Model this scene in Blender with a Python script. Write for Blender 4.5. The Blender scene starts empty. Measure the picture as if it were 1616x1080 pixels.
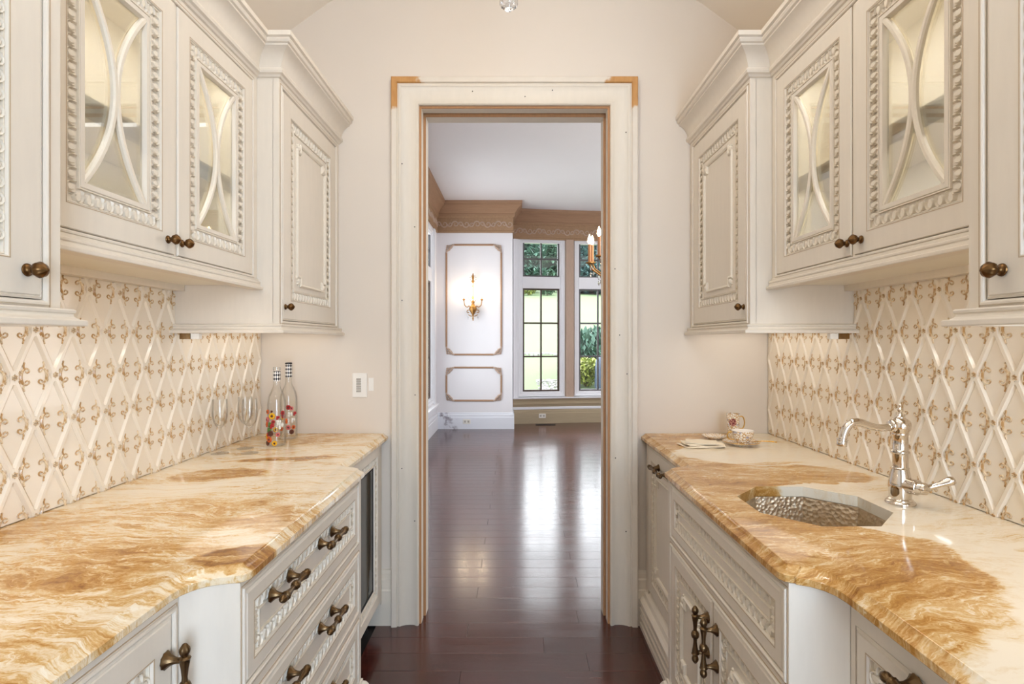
import bpy, bmesh, math, random
from math import sin, cos, pi, radians, sqrt
random.seed(7)
C = bpy.context.scene.collection
scene = bpy.context.scene

# ------------------------------------------------------------------ camera, world, light, exposure
cam_d = bpy.data.cameras.new('camera'); cam = bpy.data.objects.new('camera', cam_d); C.objects.link(cam)
cam_d.sensor_width = 36; cam_d.lens = 860/1616*36
cam_d.shift_x = -4/1616; cam_d.shift_y = -2/1616
cam_d.clip_start = 0.02; cam_d.clip_end = 300
cam.location = (0, 0, 1.358); cam.rotation_euler = (pi/2, 0, 0)
scene.camera = cam
scene.view_settings.view_transform = 'Standard'; scene.view_settings.look = 'None'
scene.view_settings.gamma = 1; scene.view_settings.use_curve_mapping = False
scene.view_settings.exposure = 0.04
scene.cycles.use_denoising = True
scene.cycles.max_bounces = 10; scene.cycles.diffuse_bounces = 6; scene.cycles.glossy_bounces = 5
scene.cycles.transmission_bounces = 8; scene.cycles.transparent_max_bounces = 24
scene.cycles.sample_clamp_indirect = 6; scene.cycles.caustics_reflective = False; scene.cycles.caustics_refractive = False

world = bpy.data.worlds.new('world'); scene.world = world; world.use_nodes = True
bg = world.node_tree.nodes['Background']
bg.inputs[0].default_value = (0.91, 0.95, 1.0, 1); bg.inputs[1].default_value = 7.2

def light(name, kind, loc, energy, color=(1, 1, 1), rot=(0, 0, 0), size=0.1, size_y=None, angle=None):
    l = bpy.data.lights.new(name, kind); l.energy = energy; l.color = color
    if kind == 'AREA':
        l.shape = 'RECTANGLE'; l.size = size; l.size_y = size_y or size
    elif kind == 'SUN':
        l.angle = angle or 0.05
    else:
        l.shadow_soft_size = size
    o = bpy.data.objects.new(name, l); C.objects.link(o); o.location = loc; o.rotation_euler = rot
    return o
WARM = (1.0, 0.94, 0.85); COOL = (0.40, 0.66, 1.0); SOFT = (1.0, 0.965, 0.92)
light('sun', 'SUN', (0, 0, 10), 3.2, (1, 0.96, 0.88), (radians(-50), radians(-25), 0), angle=0.12)
# daylight through the window of the pantry's rear wall, behind the camera
light('rear_window_light', 'AREA', (0.62, -1.60, 1.35), 48, COOL, (radians(90), 0, radians(12)), 0.95, 1.9)
# soft fill panel added overhead in the pantry, not a real fixture
light('pantry_overhead_fill', 'AREA', (0, 0.55, 2.92), 8.5, SOFT, (0, 0, 0), 1.5, 2.8)
# area lamp added to stand in for daylight of unseen dining room windows
light('dining_side_fill', 'AREA', (3.7, 5.6, 1.7), 72, (0.95, 0.96, 1.0), (0, radians(90), 0), 2.4, 4.0)
light('dining_overhead_fill', 'AREA', (1.6, 4.2, 3.40), 26, (1, 0.97, 0.94), (0, 0, 0), 2.5, 2.0)  # ambient fill added under the dining ceiling, no fixture there
# under cabinet strips and cabinet interior strips (hidden behind the light rails)
for s in (-1, 1):
    light('under_cabinet_strip', 'AREA', (s*0.965, 1.42, 1.574), 0.95, WARM, (0, 0, 0), 0.03, 0.62)
    light('under_cabinet_strip', 'AREA', (s*1.03, 2.28, 1.404), 0.8, WARM, (0, 0, 0), 0.32, 0.6)
    light('under_cabinet_strip', 'AREA', (s*1.03, 0.72, 1.404), 0.8, WARM, (0, 0, 0), 0.25, 0.4)
    light('cabinet_interior_strip', 'AREA', (s*0.985, 1.48, 2.295), 2.5, SOFT, (0, 0, 0), 0.03, 0.8)
    light('cabinet_interior_strip', 'AREA', (s*0.990, 1.48, 1.881), 1.3, SOFT, (0, 0, 0), 0.02, 0.8)

# ------------------------------------------------------------------ materials
def srgb(r, g, b):
    f = lambda c: (c/255/12.92) if c/255 <= 0.04045 else ((c/255+0.055)/1.055)**2.4
    return (f(r), f(g), f(b), 1)
class NT:
    def __init__(self, name):
        self.m = bpy.data.materials.new(name); self.m.use_nodes = True
        self.t = self.m.node_tree; self.n = self.t.nodes; self.b = self.n['Principled BSDF']; self.o = self.n['Material Output']
    def new(self, typ, **kw):
        n = self.n.new(typ)
        for k, v in kw.items(): setattr(n, k, v)
        return n
    def link(self, a, b): self.t.links.new(a, b)
    def val(self, sock, v):
        if isinstance(v, bpy.types.NodeSocket): self.link(v, sock)
        elif isinstance(v, (int, float)): sock.default_value = v
        else: sock.default_value = v
    def math(self, op, a, b=0.0, c=None, clamp=False):
        n = self.new('ShaderNodeMath', operation=op); n.use_clamp = clamp
        self.val(n.inputs[0], a); self.val(n.inputs[1], b)
        if c is not None: self.val(n.inputs[2], c)
        return n.outputs[0]
    def coord(self, kind='Object'): return self.new('ShaderNodeTexCoord').outputs[kind]
    def mapping(self, v, scale=(1, 1, 1), rot=(0, 0, 0), loc=(0, 0, 0)):
        n = self.new('ShaderNodeMapping'); self.link(v, n.inputs[0])
        n.inputs['Location'].default_value = loc; n.inputs['Rotation'].default_value = rot; n.inputs['Scale'].default_value = scale
        return n.outputs[0]
    def noise(self, v, scale=5, detail=4, rough=0.5, dist=0.0, out='Fac'):
        n = self.new('ShaderNodeTexNoise'); self.link(v, n.inputs['Vector'])
        n.inputs['Scale'].default_value = scale; n.inputs['Detail'].default_value = detail
        n.inputs['Roughness'].default_value = rough; n.inputs['Distortion'].default_value = dist
        return n.outputs[out]
    def ramp(self, fac, stops):
        n = self.new('ShaderNodeValToRGB'); self.link(fac, n.inputs[0]); e = n.color_ramp.elements
        while len(e) < len(stops): e.new(0.5)
        for i, (p, c) in enumerate(stops):
            e[i].position = p; e[i].color = c if not isinstance(c, (int, float)) else (c, c, c, 1)
        return n.outputs[0]
    def mix(self, fac, a, b, blend='MIX'):
        n = self.new('ShaderNodeMix', data_type='RGBA', blend_type=blend); n.clamp_factor = True
        self.val(n.inputs[0], fac); self.val(n.inputs[6], a); self.val(n.inputs[7], b)
        return n.outputs[2]
    def sep(self, v):
        n = self.new('ShaderNodeSeparateXYZ'); self.link(v, n.inputs[0]); return n.outputs
    def smooth(self, v, a, b):
        n = self.new('ShaderNodeMapRange', interpolation_type='SMOOTHSTEP'); self.val(n.inputs[0], v)
        n.inputs[1].default_value = a; n.inputs[2].default_value = b; return n.outputs[0]
    def bump(self, h, strength=0.2, dist=0.002):
        n = self.new('ShaderNodeBump'); self.link(h, n.inputs['Height']); n.inputs['Strength'].default_value = strength
        n.inputs['Distance'].default_value = dist; self.link(n.outputs[0], self.b.inputs['Normal'])
    def set(self, base=None, rough=None, metal=None, spec=None, coat=None):
        if base is not None: self.val(self.b.inputs['Base Color'], base)
        if rough is not None: self.val(self.b.inputs['Roughness'], rough)
        if metal is not None: self.b.inputs['Metallic'].default_value = metal
        if spec is not None: self.b.inputs['Specular IOR Level'].default_value = spec
        if coat is not None: self.b.inputs['Coat Weight'].default_value = coat; self.b.inputs['Coat Roughness'].default_value = 0.05
        return self.m
def mul(c, k): return (c[0]*k, c[1]*k, c[2]*k, 1)
M = {}
def simple(name, col, rough=0.5, metal=0.0, var=0.06, nscale=30, bump=0.0, stretch=(1, 1, 1)):
    t = NT(name); v = t.mapping(t.coord(), stretch)
    n = t.noise(v, nscale, 4, 0.6)
    c = t.mix(n, mul(col, 1-var), mul(col, 1+var))
    t.set(c, rough, metal)
    if bump: t.bump(n, bump, 0.001)
    M[name] = t.m; return t.m
simple('cabinet_paint', srgb(219, 209, 194), 0.42, 0, 0.05, 9, 0.05, (6, 6, 1))
simple('cabinet_relief', srgb(222, 212, 195), 0.40, 0, 0.06, 160)
simple('glaze_line', srgb(182, 160, 132), 0.5, 0, 0.15, 40)
simple('cabinet_inside', srgb(226, 219, 204), 0.5, 0, 0.03, 12)
simple('wall_paint', srgb(217, 206, 192), 0.75, 0, 0.035, 2.2, 0.02)
simple('vault_paint', srgb(229, 219, 205), 0.8, 0, 0.03, 2.0)
simple('dining_paint', srgb(228, 226, 228), 0.7, 0, 0.02, 2.0)
simple('dining_trim', srgb(232, 233, 237), 0.45, 0, 0.03, 5)
simple('casing_paint', srgb(217, 207, 191), 0.5, 0, 0.05, 8, 0.04, (5, 5, 1))
simple('raw_wood', srgb(176, 128, 84), 0.65, 0, 0.22, 14, 0.05, (6, 6, 1))
simple('crown_wood', srgb(158, 124, 96), 0.7, 0, 0.2, 5, 0.06, (1, 1, 12))
simple('carved_wood', srgb(158, 126, 96), 0.75, 0, 0.25, 40, 0.2)
simple('primed_wood', srgb(172, 156, 128), 0.65, 0, 0.08, 5, 0.0, (1, 1, 8))
simple('mullion_wood', srgb(180, 156, 138), 0.65, 0, 0.12, 10, 0.03, (4, 4, 1))
simple('brass', srgb(104, 76, 46), 0.32, 1.0, 0.3, 60)
simple('bronze', srgb(108, 86, 60), 0.34, 1.0, 0.25, 80)
simple('bright_bronze', srgb(160, 130, 92), 0.24, 1.0, 0.2, 80)
simple('gilt', srgb(158, 116, 62), 0.45, 0.8, 0.35, 60)
simple('candle_sleeve', srgb(196, 140, 96), 0.6, 0, 0.1, 30)
simple('grey_candle', srgb(150, 146, 146), 0.6, 0, 0.1, 30)
simple('nickel', srgb(218, 210, 200), 0.06, 1.0, 0.02, 10)
simple('plastic_white', srgb(232, 228, 220), 0.4, 0, 0.02, 20)
simple('plastic_grey', srgb(176, 170, 160), 0.4, 0, 0.02, 20)
simple('dark_metal', srgb(58, 50, 46), 0.5, 0.4, 0.1, 20)
simple('sash_bronze', srgb(70, 54, 44), 0.5, 0.2, 0.12, 20)
simple('sash_grey', srgb(92, 90, 92), 0.5, 0.2, 0.08, 20)
simple('appliance_black', srgb(26, 26, 28), 0.3, 0, 0.05, 20)
simple('linen', srgb(232, 219, 196), 0.85, 0, 0.08, 300, 0.15)
simple('gold_rim', srgb(196, 150, 70), 0.3, 0.7, 0.1, 50)
simple('gold_metal', srgb(214, 170, 84), 0.22, 1.0, 0.05, 50)
simple('black_paint', srgb(24, 20, 20), 0.4, 0, 0.05, 30)
t = NT('scroll_glaze'); n = t.noise(t.coord(), 95, 2); t.set(t.ramp(n, [(0.40, srgb(182, 144, 96)), (0.62, srgb(226, 208, 178))]), 0.2); M['scroll_glaze'] = t.m
simple('grout', srgb(214, 200, 176), 0.8, 0, 0.04, 40)
simple('rubber', srgb(20, 18, 18), 0.8, 0, 0.05, 30)
simple('bark', srgb(88, 72, 58), 0.9, 0, 0.25, 12, 0.2)
simple('stone', srgb(146, 144, 141), 0.9, 0, 0.15, 9, 0.2)
simple('grill_cover', srgb(62, 74, 96), 0.55, 0, 0.1, 10)
for nm, c in dict(leaf_dark=(62, 100, 82), leaf_mid=(84, 120, 96), leaf_pine=(72, 106, 104), leaf_yellow=(168, 178, 84), leaf_bush=(80, 112, 80)).items():
    t = NT(nm); n = t.noise(t.coord(), 3.0, 3); r = t.new('ShaderNodeObjectInfo').outputs['Random']
    t.set(t.mix(n, mul(srgb(*c), 0.45), mul(srgb(*c), 1.0)), 0.6); M[nm] = t.m
for nm, c in dict(flower_yellow=(232, 178, 20), flower_orange=(216, 96, 30), flower_red=(176, 28, 36), flower_green=(70, 120, 50), flower_brown=(96, 48, 30), flower_pink=(214, 110, 110), flower_white=(228, 224, 216)).items():
    simple(nm, srgb(*c), 0.45, 0, 0.15, 120)
def emit(name, col, strength):
    t = NT(name); n = t.noise(t.coord(), 20, 1)
    t.b.inputs['Base Color'].default_value = (*col, 1)
    t.b.inputs['Emission Color'].default_value = (*col, 1); t.b.inputs['Emission Strength'].default_value = strength
    M[name] = t.m
emit('bulb_glow', (1.0, 0.78, 0.50), 14.0)
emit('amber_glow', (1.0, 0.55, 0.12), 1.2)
# thin clear glass: reflection over transparency
def clear(name, tint=(1, 1, 1), k=0.9, base=0.04):
    t = NT(name); t.n.remove(t.b)
    tr = t.new('ShaderNodeBsdfTransparent'); tr.inputs[0].default_value = (*tint, 1)
    gl = t.new('ShaderNodeBsdfGlossy'); gl.inputs['Roughness'].default_value = 0.02
    fr = t.new('ShaderNodeLayerWeight'); fr.inputs[0].default_value = 0.22
    f = t.math('ADD', t.math('MULTIPLY', fr.outputs['Fresnel'], k), base, clamp=True)
    mx = t.new('ShaderNodeMixShader'); t.link(f, mx.inputs[0]); t.link(tr.outputs[0], mx.inputs[1]); t.link(gl.outputs[0], mx.inputs[2])
    t.link(mx.outputs[0], t.o.inputs['Surface']); M[name] = t.m
clear('pane_glass', (0.985, 0.995, 0.99), 0.5, 0.02)
clear('cabinet_glass', (0.97, 0.985, 0.965), 0.55, 0.05)
clear('clear_glass', (0.99, 0.99, 0.985), 0.5, 0.02)
clear('smoked_glass', (0.40, 0.39, 0.37), 0.8, 0.16)
t = NT('crystal'); t.b.inputs['Transmission Weight'].default_value = 0.85; t.set((0.97, 0.97, 0.97, 1), 0.02); t.b.inputs['IOR'].default_value = 1.5; M['crystal'] = t.m
# glazed tile
t = NT('tile_glaze'); co = t.coord(); n = t.noise(co, 6, 2); n2 = t.noise(co, 22, 2)
t.set(t.mix(n, srgb(226, 214, 196), srgb(234, 225, 210)), 0.09, 0, 0.5); t.bump(n2, 0.10, 0.004); M['tile_glaze'] = t.m
# floor planks: dark red-brown, grain along the plank
t = NT('floor_wood'); co = t.coord(); rnd = t.new('ShaderNodeObjectInfo').outputs['Random']
off = t.new('ShaderNodeVectorMath', operation='ADD'); t.link(co, off.inputs[0])
cmb = t.new('ShaderNodeCombineXYZ'); t.link(t.math('MULTIPLY', rnd, 37.0), cmb.inputs[0]); t.link(t.math('MULTIPLY', rnd, 11.0), cmb.inputs[1]); t.link(cmb.outputs[0], off.inputs[1])
g = t.noise(t.mapping(off.outputs[0], (1.6, 26, 1)), 3.0, 6, 0.62, 0.4)
col = t.ramp(g, [(0.25, srgb(50, 20, 16)), (0.55, srgb(78, 36, 29)), (0.8, srgb(108, 58, 46))])
col = t.mix(t.math('MULTIPLY', rnd, 0.35), col, srgb(40, 20, 18))
sm = t.noise(t.mapping(co, (1.2, 5, 1)), 2.0, 4, 0.6)
t.set(col, t.ramp(sm, [(0.3, 0.15), (0.7, 0.21)]), 0, 0.5); t.b.inputs['IOR'].default_value = 1.88; t.bump(g, 0.05, 0.002); M['floor_wood'] = t.m
# hammered metal
t = NT('hammered_metal'); vo = t.new('ShaderNodeTexVoronoi'); vo.inputs['Scale'].default_value = 95; t.link(t.coord(), vo.inputs['Vector'])
t.set(t.mix(t.noise(t.coord(), 20, 2), srgb(196, 178, 152), srgb(222, 208, 186)), 0.34, 1.0); t.bump(vo.outputs['Distance'], 0.8, 0.0020); M['hammered_metal'] = t.m
# casing outer band with bare wood at the two top corners
t = NT('band_paint'); co = t.coord(); xyz = t.sep(co); nz = t.noise(t.mapping(co, (10, 10, 10)), 2.0, 4)
ax = t.math('ADD', t.math('ABSOLUTE', xyz[0]), t.math('MULTIPLY', t.math('SUBTRACT', nz, 0.5), 0.12))
az = t.math('ADD', xyz[2], t.math('MULTIPLY', t.math('SUBTRACT', nz, 0.5), 0.12))
k = t.math('MULTIPLY', t.smooth(ax, 0.425, 0.445), t.smooth(az, 2.45, 2.475))
wg = t.noise(t.mapping(co, (14, 14, 4)), 4, 4)
t.set(t.mix(k, t.mix(nz, srgb(211, 200, 184), srgb(221, 211, 196)), t.mix(wg, srgb(166, 112, 54), srgb(206, 156, 92))), 0.55); M['band_paint'] = t.m
# baseboard with paint smudge
t = NT('smudged_trim'); co = t.coord(); xyz = t.sep(co); nz = t.noise(co, 9, 5, 0.6)
k = t.math('MULTIPLY', t.math('MULTIPLY', t.smooth(xyz[0], -1.17, -1.12), t.math('SUBTRACT', 1.0, t.smooth(xyz[0], -0.98, -0.80))), t.smooth(nz, 0.50, 0.66))
t.set(t.mix(k, srgb(226, 229, 236), srgb(140, 134, 144)), 0.5); M['smudged_trim'] = t.m
# lawn
t = NT('lawn_grass'); co = t.coord(); n = t.noise(co, 0.35, 5, 0.6); n2 = t.noise(co, 40, 3, 0.7)
t.set(t.mix(n2, t.mix(n, srgb(78, 104, 62), srgb(98, 110, 74)), t.mix(n, srgb(96, 118, 78), srgb(112, 124, 90))), 0.9); t.bump(n2, 0.5, 0.05); M['lawn_grass'] = t.m
# checker neck wrap
t = NT('checker_wrap'); ck = t.new('ShaderNodeTexChecker'); sx = t.sep(t.coord())
an = t.math('ARCTAN2', sx[1], sx[0]); cb = t.new('ShaderNodeCombineXYZ')
u_ = t.math('MULTIPLY', an, 10/(2*pi)); v_ = t.math('MULTIPLY', sx[2], 62.0)
t.link(t.math('ADD', u_, v_), cb.inputs[0]); t.link(t.math('SUBTRACT', v_, u_), cb.inputs[1]); t.link(cb.outputs[0], ck.inputs['Vector'])
ck.inputs['Scale'].default_value = 1.0; ck.inputs['Color1'].default_value = srgb(238, 234, 228); ck.inputs['Color2'].default_value = srgb(22, 16, 18)
t.set(ck.outputs[0], 0.35); M['checker_wrap'] = t.m
# porcelain with gilt scrolls
def porcelain(name, amount, medal=None):
    t = NT(name); co = t.coord(); w = t.new('ShaderNodeTexVoronoi', feature='DISTANCE_TO_EDGE'); w.inputs['Scale'].default_value = 105
    nz = t.noise(co, 60, 2, 0.5, 0, 'Color'); vm = t.new('ShaderNodeMix', data_type='VECTOR'); vm.inputs[0].default_value = 0.012
    t.link(co, vm.inputs[4]); t.link(nz, vm.inputs[5]); t.link(vm.outputs[1], w.inputs['Vector'])
    k = t.math('MULTIPLY', t.math('SUBTRACT', 1.0, t.smooth(w.outputs['Distance'], 0.05, 0.16)), amount)
    c = t.mix(k, srgb(240, 234, 222), srgb(188, 142, 66))
    b = t.smooth(t.noise(co, 48, 2), 0.60, 0.66); c = t.mix(t.math('MULTIPLY', b, 0.55*amount), c, srgb(96, 120, 168))
    if medal:
        xyz = t.sep(co)
        d = t.math('ADD', t.math('POWER', t.math('DIVIDE', t.math('SUBTRACT', xyz[0], medal[0]), medal[2]), 2.0), t.math('POWER', t.math('DIVIDE', t.math('SUBTRACT', xyz[2], medal[1]), medal[3]), 2.0))
        front = t.math('LESS_THAN', xyz[1], 0.0)
        c = t.mix(t.math('MULTIPLY', t.math('LESS_THAN', d, 1.0), front), c, t.mix(t.smooth(t.noise(co, 110, 2), 0.45, 0.55), srgb(110, 40, 48), srgb(196, 140, 120)))
    t.set(c, 0.12, 0, 0.5); M[name] = t.m
porcelain('cup_porcelain', 1.0); porcelain('saucer_porcelain', 0.7); porcelain('mug_porcelain', 0.9, (-0.010, 0.078, 0.0135, 0.0175))
simple('plain_porcelain', srgb(240, 234, 226), 0.12, 0, 0.02, 30)

# onyx counters: object coordinates equal room coordinates (origin on the room's axis)
def onyx(name, side):
    t = NT(name); co = t.coord(); xyz = t.sep(co)
    wn = t.noise(co, 1.7, 4, 0.55, 0, 'Color'); wm = t.new('ShaderNodeVectorMath', operation='MULTIPLY_ADD')
    t.link(wn, wm.inputs[0]); wm.inputs[1].default_value = (0.36, 0.30, 0.0); t.link(co, wm.inputs[2]); wv = wm.outputs[0]
    fn = t.noise(co, 9, 4, 0.6, 0, 'Color'); fm = t.new('ShaderNodeVectorMath', operation='MULTIPLY_ADD')
    t.link(fn, fm.inputs[0]); fm.inputs[1].default_value = (0.10, 0.08, 0.0); t.link(wv, fm.inputs[2]); wv2 = fm.outputs[0]
    rot = radians(-14) if side < 0 else radians(24)
    streak = t.noise(t.mapping(wv, (1.5, 9.5, 1), (0, 0, rot)), 2.1, 9, 0.66, 0.6)
    fine = t.noise(t.mapping(wv2, (5, 26, 1), (0, 0, rot)), 3.4, 6, 0.7)
    grain = t.noise(t.mapping(co, (1, 1, 1)), 190, 3, 0.65)
    xyw = t.sep(wv2)
    def ell(cx, cy, rx, ry, soft=0.5):
        # warped coordinates carry a mean offset of half the warp
        a = t.math('DIVIDE', t.math('SUBTRACT', xyw[0], cx+0.23), rx); b = t.math('DIVIDE', t.math('SUBTRACT', xyw[1], cy+0.19), ry)
        d = t.math('ADD', t.math('MULTIPLY', a, a), t.math('MULTIPLY', b, b))
        return t.math('SUBTRACT', 1.0, t.smooth(d, 1.0-soft, 1.0+soft*0.3))
    if side < 0:
        spots = [(-1.04, 1.85, 0.17, 0.085), (-0.585, 1.12, 0.085, 0.06), (-0.86, 2.05, 0.25, 0.035)]
        near = t.smooth(xyw[1], 1.95, 1.35)
        back = t.smooth(xyw[1], 2.25, 2.55)
        region = t.math('MAXIMUM', near, t.math('MULTIPLY', back, 0.85))
    else:
        cv = t.new('ShaderNodeFloatCurve'); cv.inputs[0].default_value = 1.0
        pts = [(0.5, .55), (0.7, .62), (0.83, .70), (0.95, .80), (1.05, .86), (1.2, .90), (1.28, .78), (1.5, .68), (1.66, .80), (1.74, 1.16), (1.90, 1.16), (1.98, .80), (2.1, .66), (2.25, .66), (2.45, .90), (2.7, 1.2)]
        cur = cv.mapping.curves[0]
        for i, (yy, xx) in enumerate(pts):
            px, py = (yy-0.5)/2.2, xx/1.4
            if i == 0: cur.points[0].location = (px, py)
            elif i == len(pts)-1: cur.points[-1].location = (px, py)
            else: cur.points.new(px, py)
        cv.mapping.update()
        t.link(t.math('DIVIDE', t.math('SUBTRACT', t.math('SUBTRACT', xyw[1], 0.19), 0.5), 2.2, clamp=True), cv.inputs[1])
        bnd = t.math('MULTIPLY', cv.outputs[0], 1.4)
        region = t.smooth(t.math('SUBTRACT', bnd, t.math('SUBTRACT', xyw[0], 0.23)), -0.012, 0.022)
        spots = [(1.10, 1.15, 0.06, 0.018), (0.95, 2.0, 0.14, 0.03)]
    sp = None
    for e in spots:
        k = ell(*e); sp = k if sp is None else t.math('MAXIMUM', sp, k)
    fib = t.noise(t.mapping(wv2, (14, 60, 1), (0, 0, rot)), 3.0, 5, 0.72)
    vein = t.noise(t.mapping(wv2, (2.2, 7, 1), (0, 0, rot+0.25)), 2.6, 4, 0.6, 1.2)
    vk = t.math('SUBTRACT', 1.0, t.smooth(t.math('ABSOLUTE', t.math('SUBTRACT', vein, 0.5)), 0.0, 0.035))
    tone = t.math('ADD', t.math('MULTIPLY', streak, 0.62), t.math('MULTIPLY', fine, 0.38))
    tone = t.math('ADD', tone, t.math('MULTIPLY', t.math('SUBTRACT', fib, 0.5), 0.34))
    tone = t.math('ADD', tone, t.math('MULTIPLY', t.math('SUBTRACT', grain, 0.5), 0.16))
    bias = t.math('MULTIPLY', t.math('SUBTRACT', region, 0.55), 0.12 if side < 0 else 0.27)
    tone = t.math('ADD', t.math('ADD', tone, bias), t.math('MULTIPLY', sp, 0.20))
    patch = t.noise(t.mapping(wv, (1.6, 3.0, 1), (0, 0, rot)), 1.9, 3, 0.5)
    tone = t.math('ADD', tone, t.math('MULTIPLY', t.math('SUBTRACT', patch, 0.5), 0.46 if side < 0 else 0.34))
    tone = t.math('SUBTRACT', tone, t.math('MULTIPLY', vk, 0.09))
    tone = t.math('MULTIPLY_ADD', t.math('SUBTRACT', tone, 0.5), 1.38 if side < 0 else 1.18, 0.452 if side < 0 else 0.475)
    c = t.ramp(tone, [(0.26, srgb(233, 222, 202)), (0.43, srgb(224, 205, 172)), (0.54, srgb(207, 170, 114)), (0.66, srgb(180, 131, 66)), (0.84, srgb(132, 84, 36))])
    t.set(c, 0.10, 0, 0.5); t.bump(grain, 0.02, 0.001)
    M[name] = t.m
onyx('onyx_left', -1); onyx('onyx_right', 1)

# ------------------------------------------------------------------ mesh building
ORG = {}
class MB:
    def __init__(self, T=None): self.v = []; self.f = []; self.m = []; self.T = T
    def add(self, vs, fs, m=0):
        o = len(self.v); T = self.T
        self.v += [T(p) if T else tuple(p) for p in vs]
        self.f += [tuple(i+o for i in f) for f in fs]; self.m += [m]*len(fs); return self
    def box(self, x0, x1, y0, y1, z0, z1, m=0, c=0.0):
        if c <= 0:
            self.add([(x0, y0, z0), (x1, y0, z0), (x1, y1, z0), (x0, y1, z0), (x0, y0, z1), (x1, y0, z1), (x1, y1, z1), (x0, y1, z1)],
                     [(0, 3, 2, 1), (4, 5, 6, 7), (0, 1, 5, 4), (1, 2, 6, 5), (2, 3, 7, 6), (3, 0, 4, 7)], m)
        else:
            bmx = bmesh.new(); bmesh.ops.create_cube(bmx, size=1)
            for q in bmx.verts: q.co = ((x0+x1)/2+q.co.x*(x1-x0), (y0+y1)/2+q.co.y*(y1-y0), (z0+z1)/2+q.co.z*(z1-z0))
            bmesh.ops.bevel(bmx, geom=bmx.edges[:], offset=c, segments=1, affect='EDGES')
            bmx.verts.index_update(); self.add([tuple(q.co) for q in bmx.verts], [tuple(q.index for q in f.verts) for f in bmx.faces], m); bmx.free()
        return self
    def lathe(self, prof, org=(0, 0, 0), axis=(0, 0, 1), seg=16, lobes=0, amp=0.0, m=0, close=False, caps=(1, 1)):
        ax = axis; L = sqrt(sum(a*a for a in ax)); ax = tuple(a/L for a in ax)
        ref = (0, 0, 1) if abs(ax[2]) < 0.9 else (1, 0, 0)
        u = (ax[1]*ref[2]-ax[2]*ref[1], ax[2]*ref[0]-ax[0]*ref[2], ax[0]*ref[1]-ax[1]*ref[0]); l = sqrt(sum(a*a for a in u)); u = tuple(a/l for a in u)
        w = (ax[1]*u[2]-ax[2]*u[1], ax[2]*u[0]-ax[0]*u[2], ax[0]*u[1]-ax[1]*u[0])
        vs = []; fs = []
        for (r, h) in prof:
            for k in range(seg):
                a = 2*pi*k/seg; rr = r*(1+amp*cos(lobes*a)) if lobes else r
                vs.append(tuple(org[i]+ax[i]*h+rr*(cos(a)*u[i]+sin(a)*w[i]) for i in range(3)))
        n = len(prof)
        for j in range(n-1):
            for k in range(seg):
                k2 = (k+1) % seg; fs.append((j*seg+k, j*seg+k2, (j+1)*seg+k2, (j+1)*seg+k))
        if close:
            for k in range(seg):
                k2 = (k+1) % seg; fs.append(((n-1)*seg+k, (n-1)*seg+k2, k2, k))
        else:
            if caps[0]: fs.append(tuple(range(seg))[::-1])
            if caps[1]: fs.append(tuple((n-1)*seg+k for k in range(seg)))
        self.add(vs, fs, m); return self
    def tube(self, pts, r, seg=6, m=0):
        n = len(pts); rs = r if isinstance(r, (list, tuple)) else [r]*n
        vs = []; fs = []; pu = None
        for i in range(n):
            a = pts[max(i-1, 0)]; b = pts[min(i+1, n-1)]
            d = [b[k]-a[k] for k in range(3)]; l = sqrt(sum(x*x for x in d)) or 1; d = [x/l for x in d]
            ref = pu if pu else ((0, 0, 1) if abs(d[2]) < 0.9 else (1, 0, 0))
            dt = sum(ref[k]*d[k] for k in range(3)); u = [ref[k]-dt*d[k] for k in range(3)]; l = sqrt(sum(x*x for x in u)) or 1; u = [x/l for x in u]; pu = u
            w = (d[1]*u[2]-d[2]*u[1], d[2]*u[0]-d[0]*u[2], d[0]*u[1]-d[1]*u[0])
            for k in range(seg):
                q = 2*pi*k/seg; vs.append(tuple(pts[i][j]+rs[i]*(cos(q)*u[j]+sin(q)*w[j]) for j in range(3)))
        for i in range(n-1):
            for k in range(seg):
                k2 = (k+1) % seg; fs.append((i*seg+k, i*seg+k2, (i+1)*seg+k2, (i+1)*seg+k))
        fs.append(tuple(range(seg))[::-1]); fs.append(tuple((n-1)*seg+k for k in range(seg)))
        self.add(vs, fs, m); return self
    def prism(self, poly, a0, a1, put, m=0):
        n = len(poly); vs = [put(p, a0) for p in poly]+[put(p, a1) for p in poly]
        fs = [tuple(range(n))[::-1], tuple(range(n, 2*n))]+[(i, (i+1) % n, n+(i+1) % n, n+i) for i in range(n)]
        self.add(vs, fs, m); return self
    def ball(self, c, r, seg=8, rings=5, sz=1.0, m=0):
        prof = [(max(r*sin(pi*i/rings), r*0.02), -r*sz*cos(pi*i/rings)) for i in range(rings+1)]
        return self.lathe(prof, c, (0, 0, 1), seg, m=m)
    def sweep2d(self, path, prof, put, m=0, closed=False):
        """path: 2D points; prof: (offset to the left of the path, height); put((x,y),h) -> 3D; mitred"""
        n = len(path); vs = []; fs = []; np_ = len(prof)
        def nrm(a, b):
            dx, dy = b[0]-a[0], b[1]-a[1]; l = sqrt(dx*dx+dy*dy); return (-dy/l, dx/l)
        for i in range(n):
            if closed: n1 = nrm(path[i-1], path[i]); n2 = nrm(path[i], path[(i+1) % n])
            else:
                n1 = nrm(path[i-1], path[i]) if i > 0 else nrm(path[0], path[1]); n2 = nrm(path[i], path[i+1]) if i < n-1 else n1
            d = 1+n1[0]*n2[0]+n1[1]*n2[1]; mx, my = (n1[0]+n2[0])/max(d, 0.05), (n1[1]+n2[1])/max(d, 0.05)
            for (o, h) in prof: vs.append(put((path[i][0]+mx*o, path[i][1]+my*o), h))
        for i in range(n if closed else n-1):
            i2 = (i+1) % n
            for k in range(np_):
                k2 = (k+1) % np_; fs.append((i*np_+k, i*np_+k2, i2*np_+k2, i2*np_+k))
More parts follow.
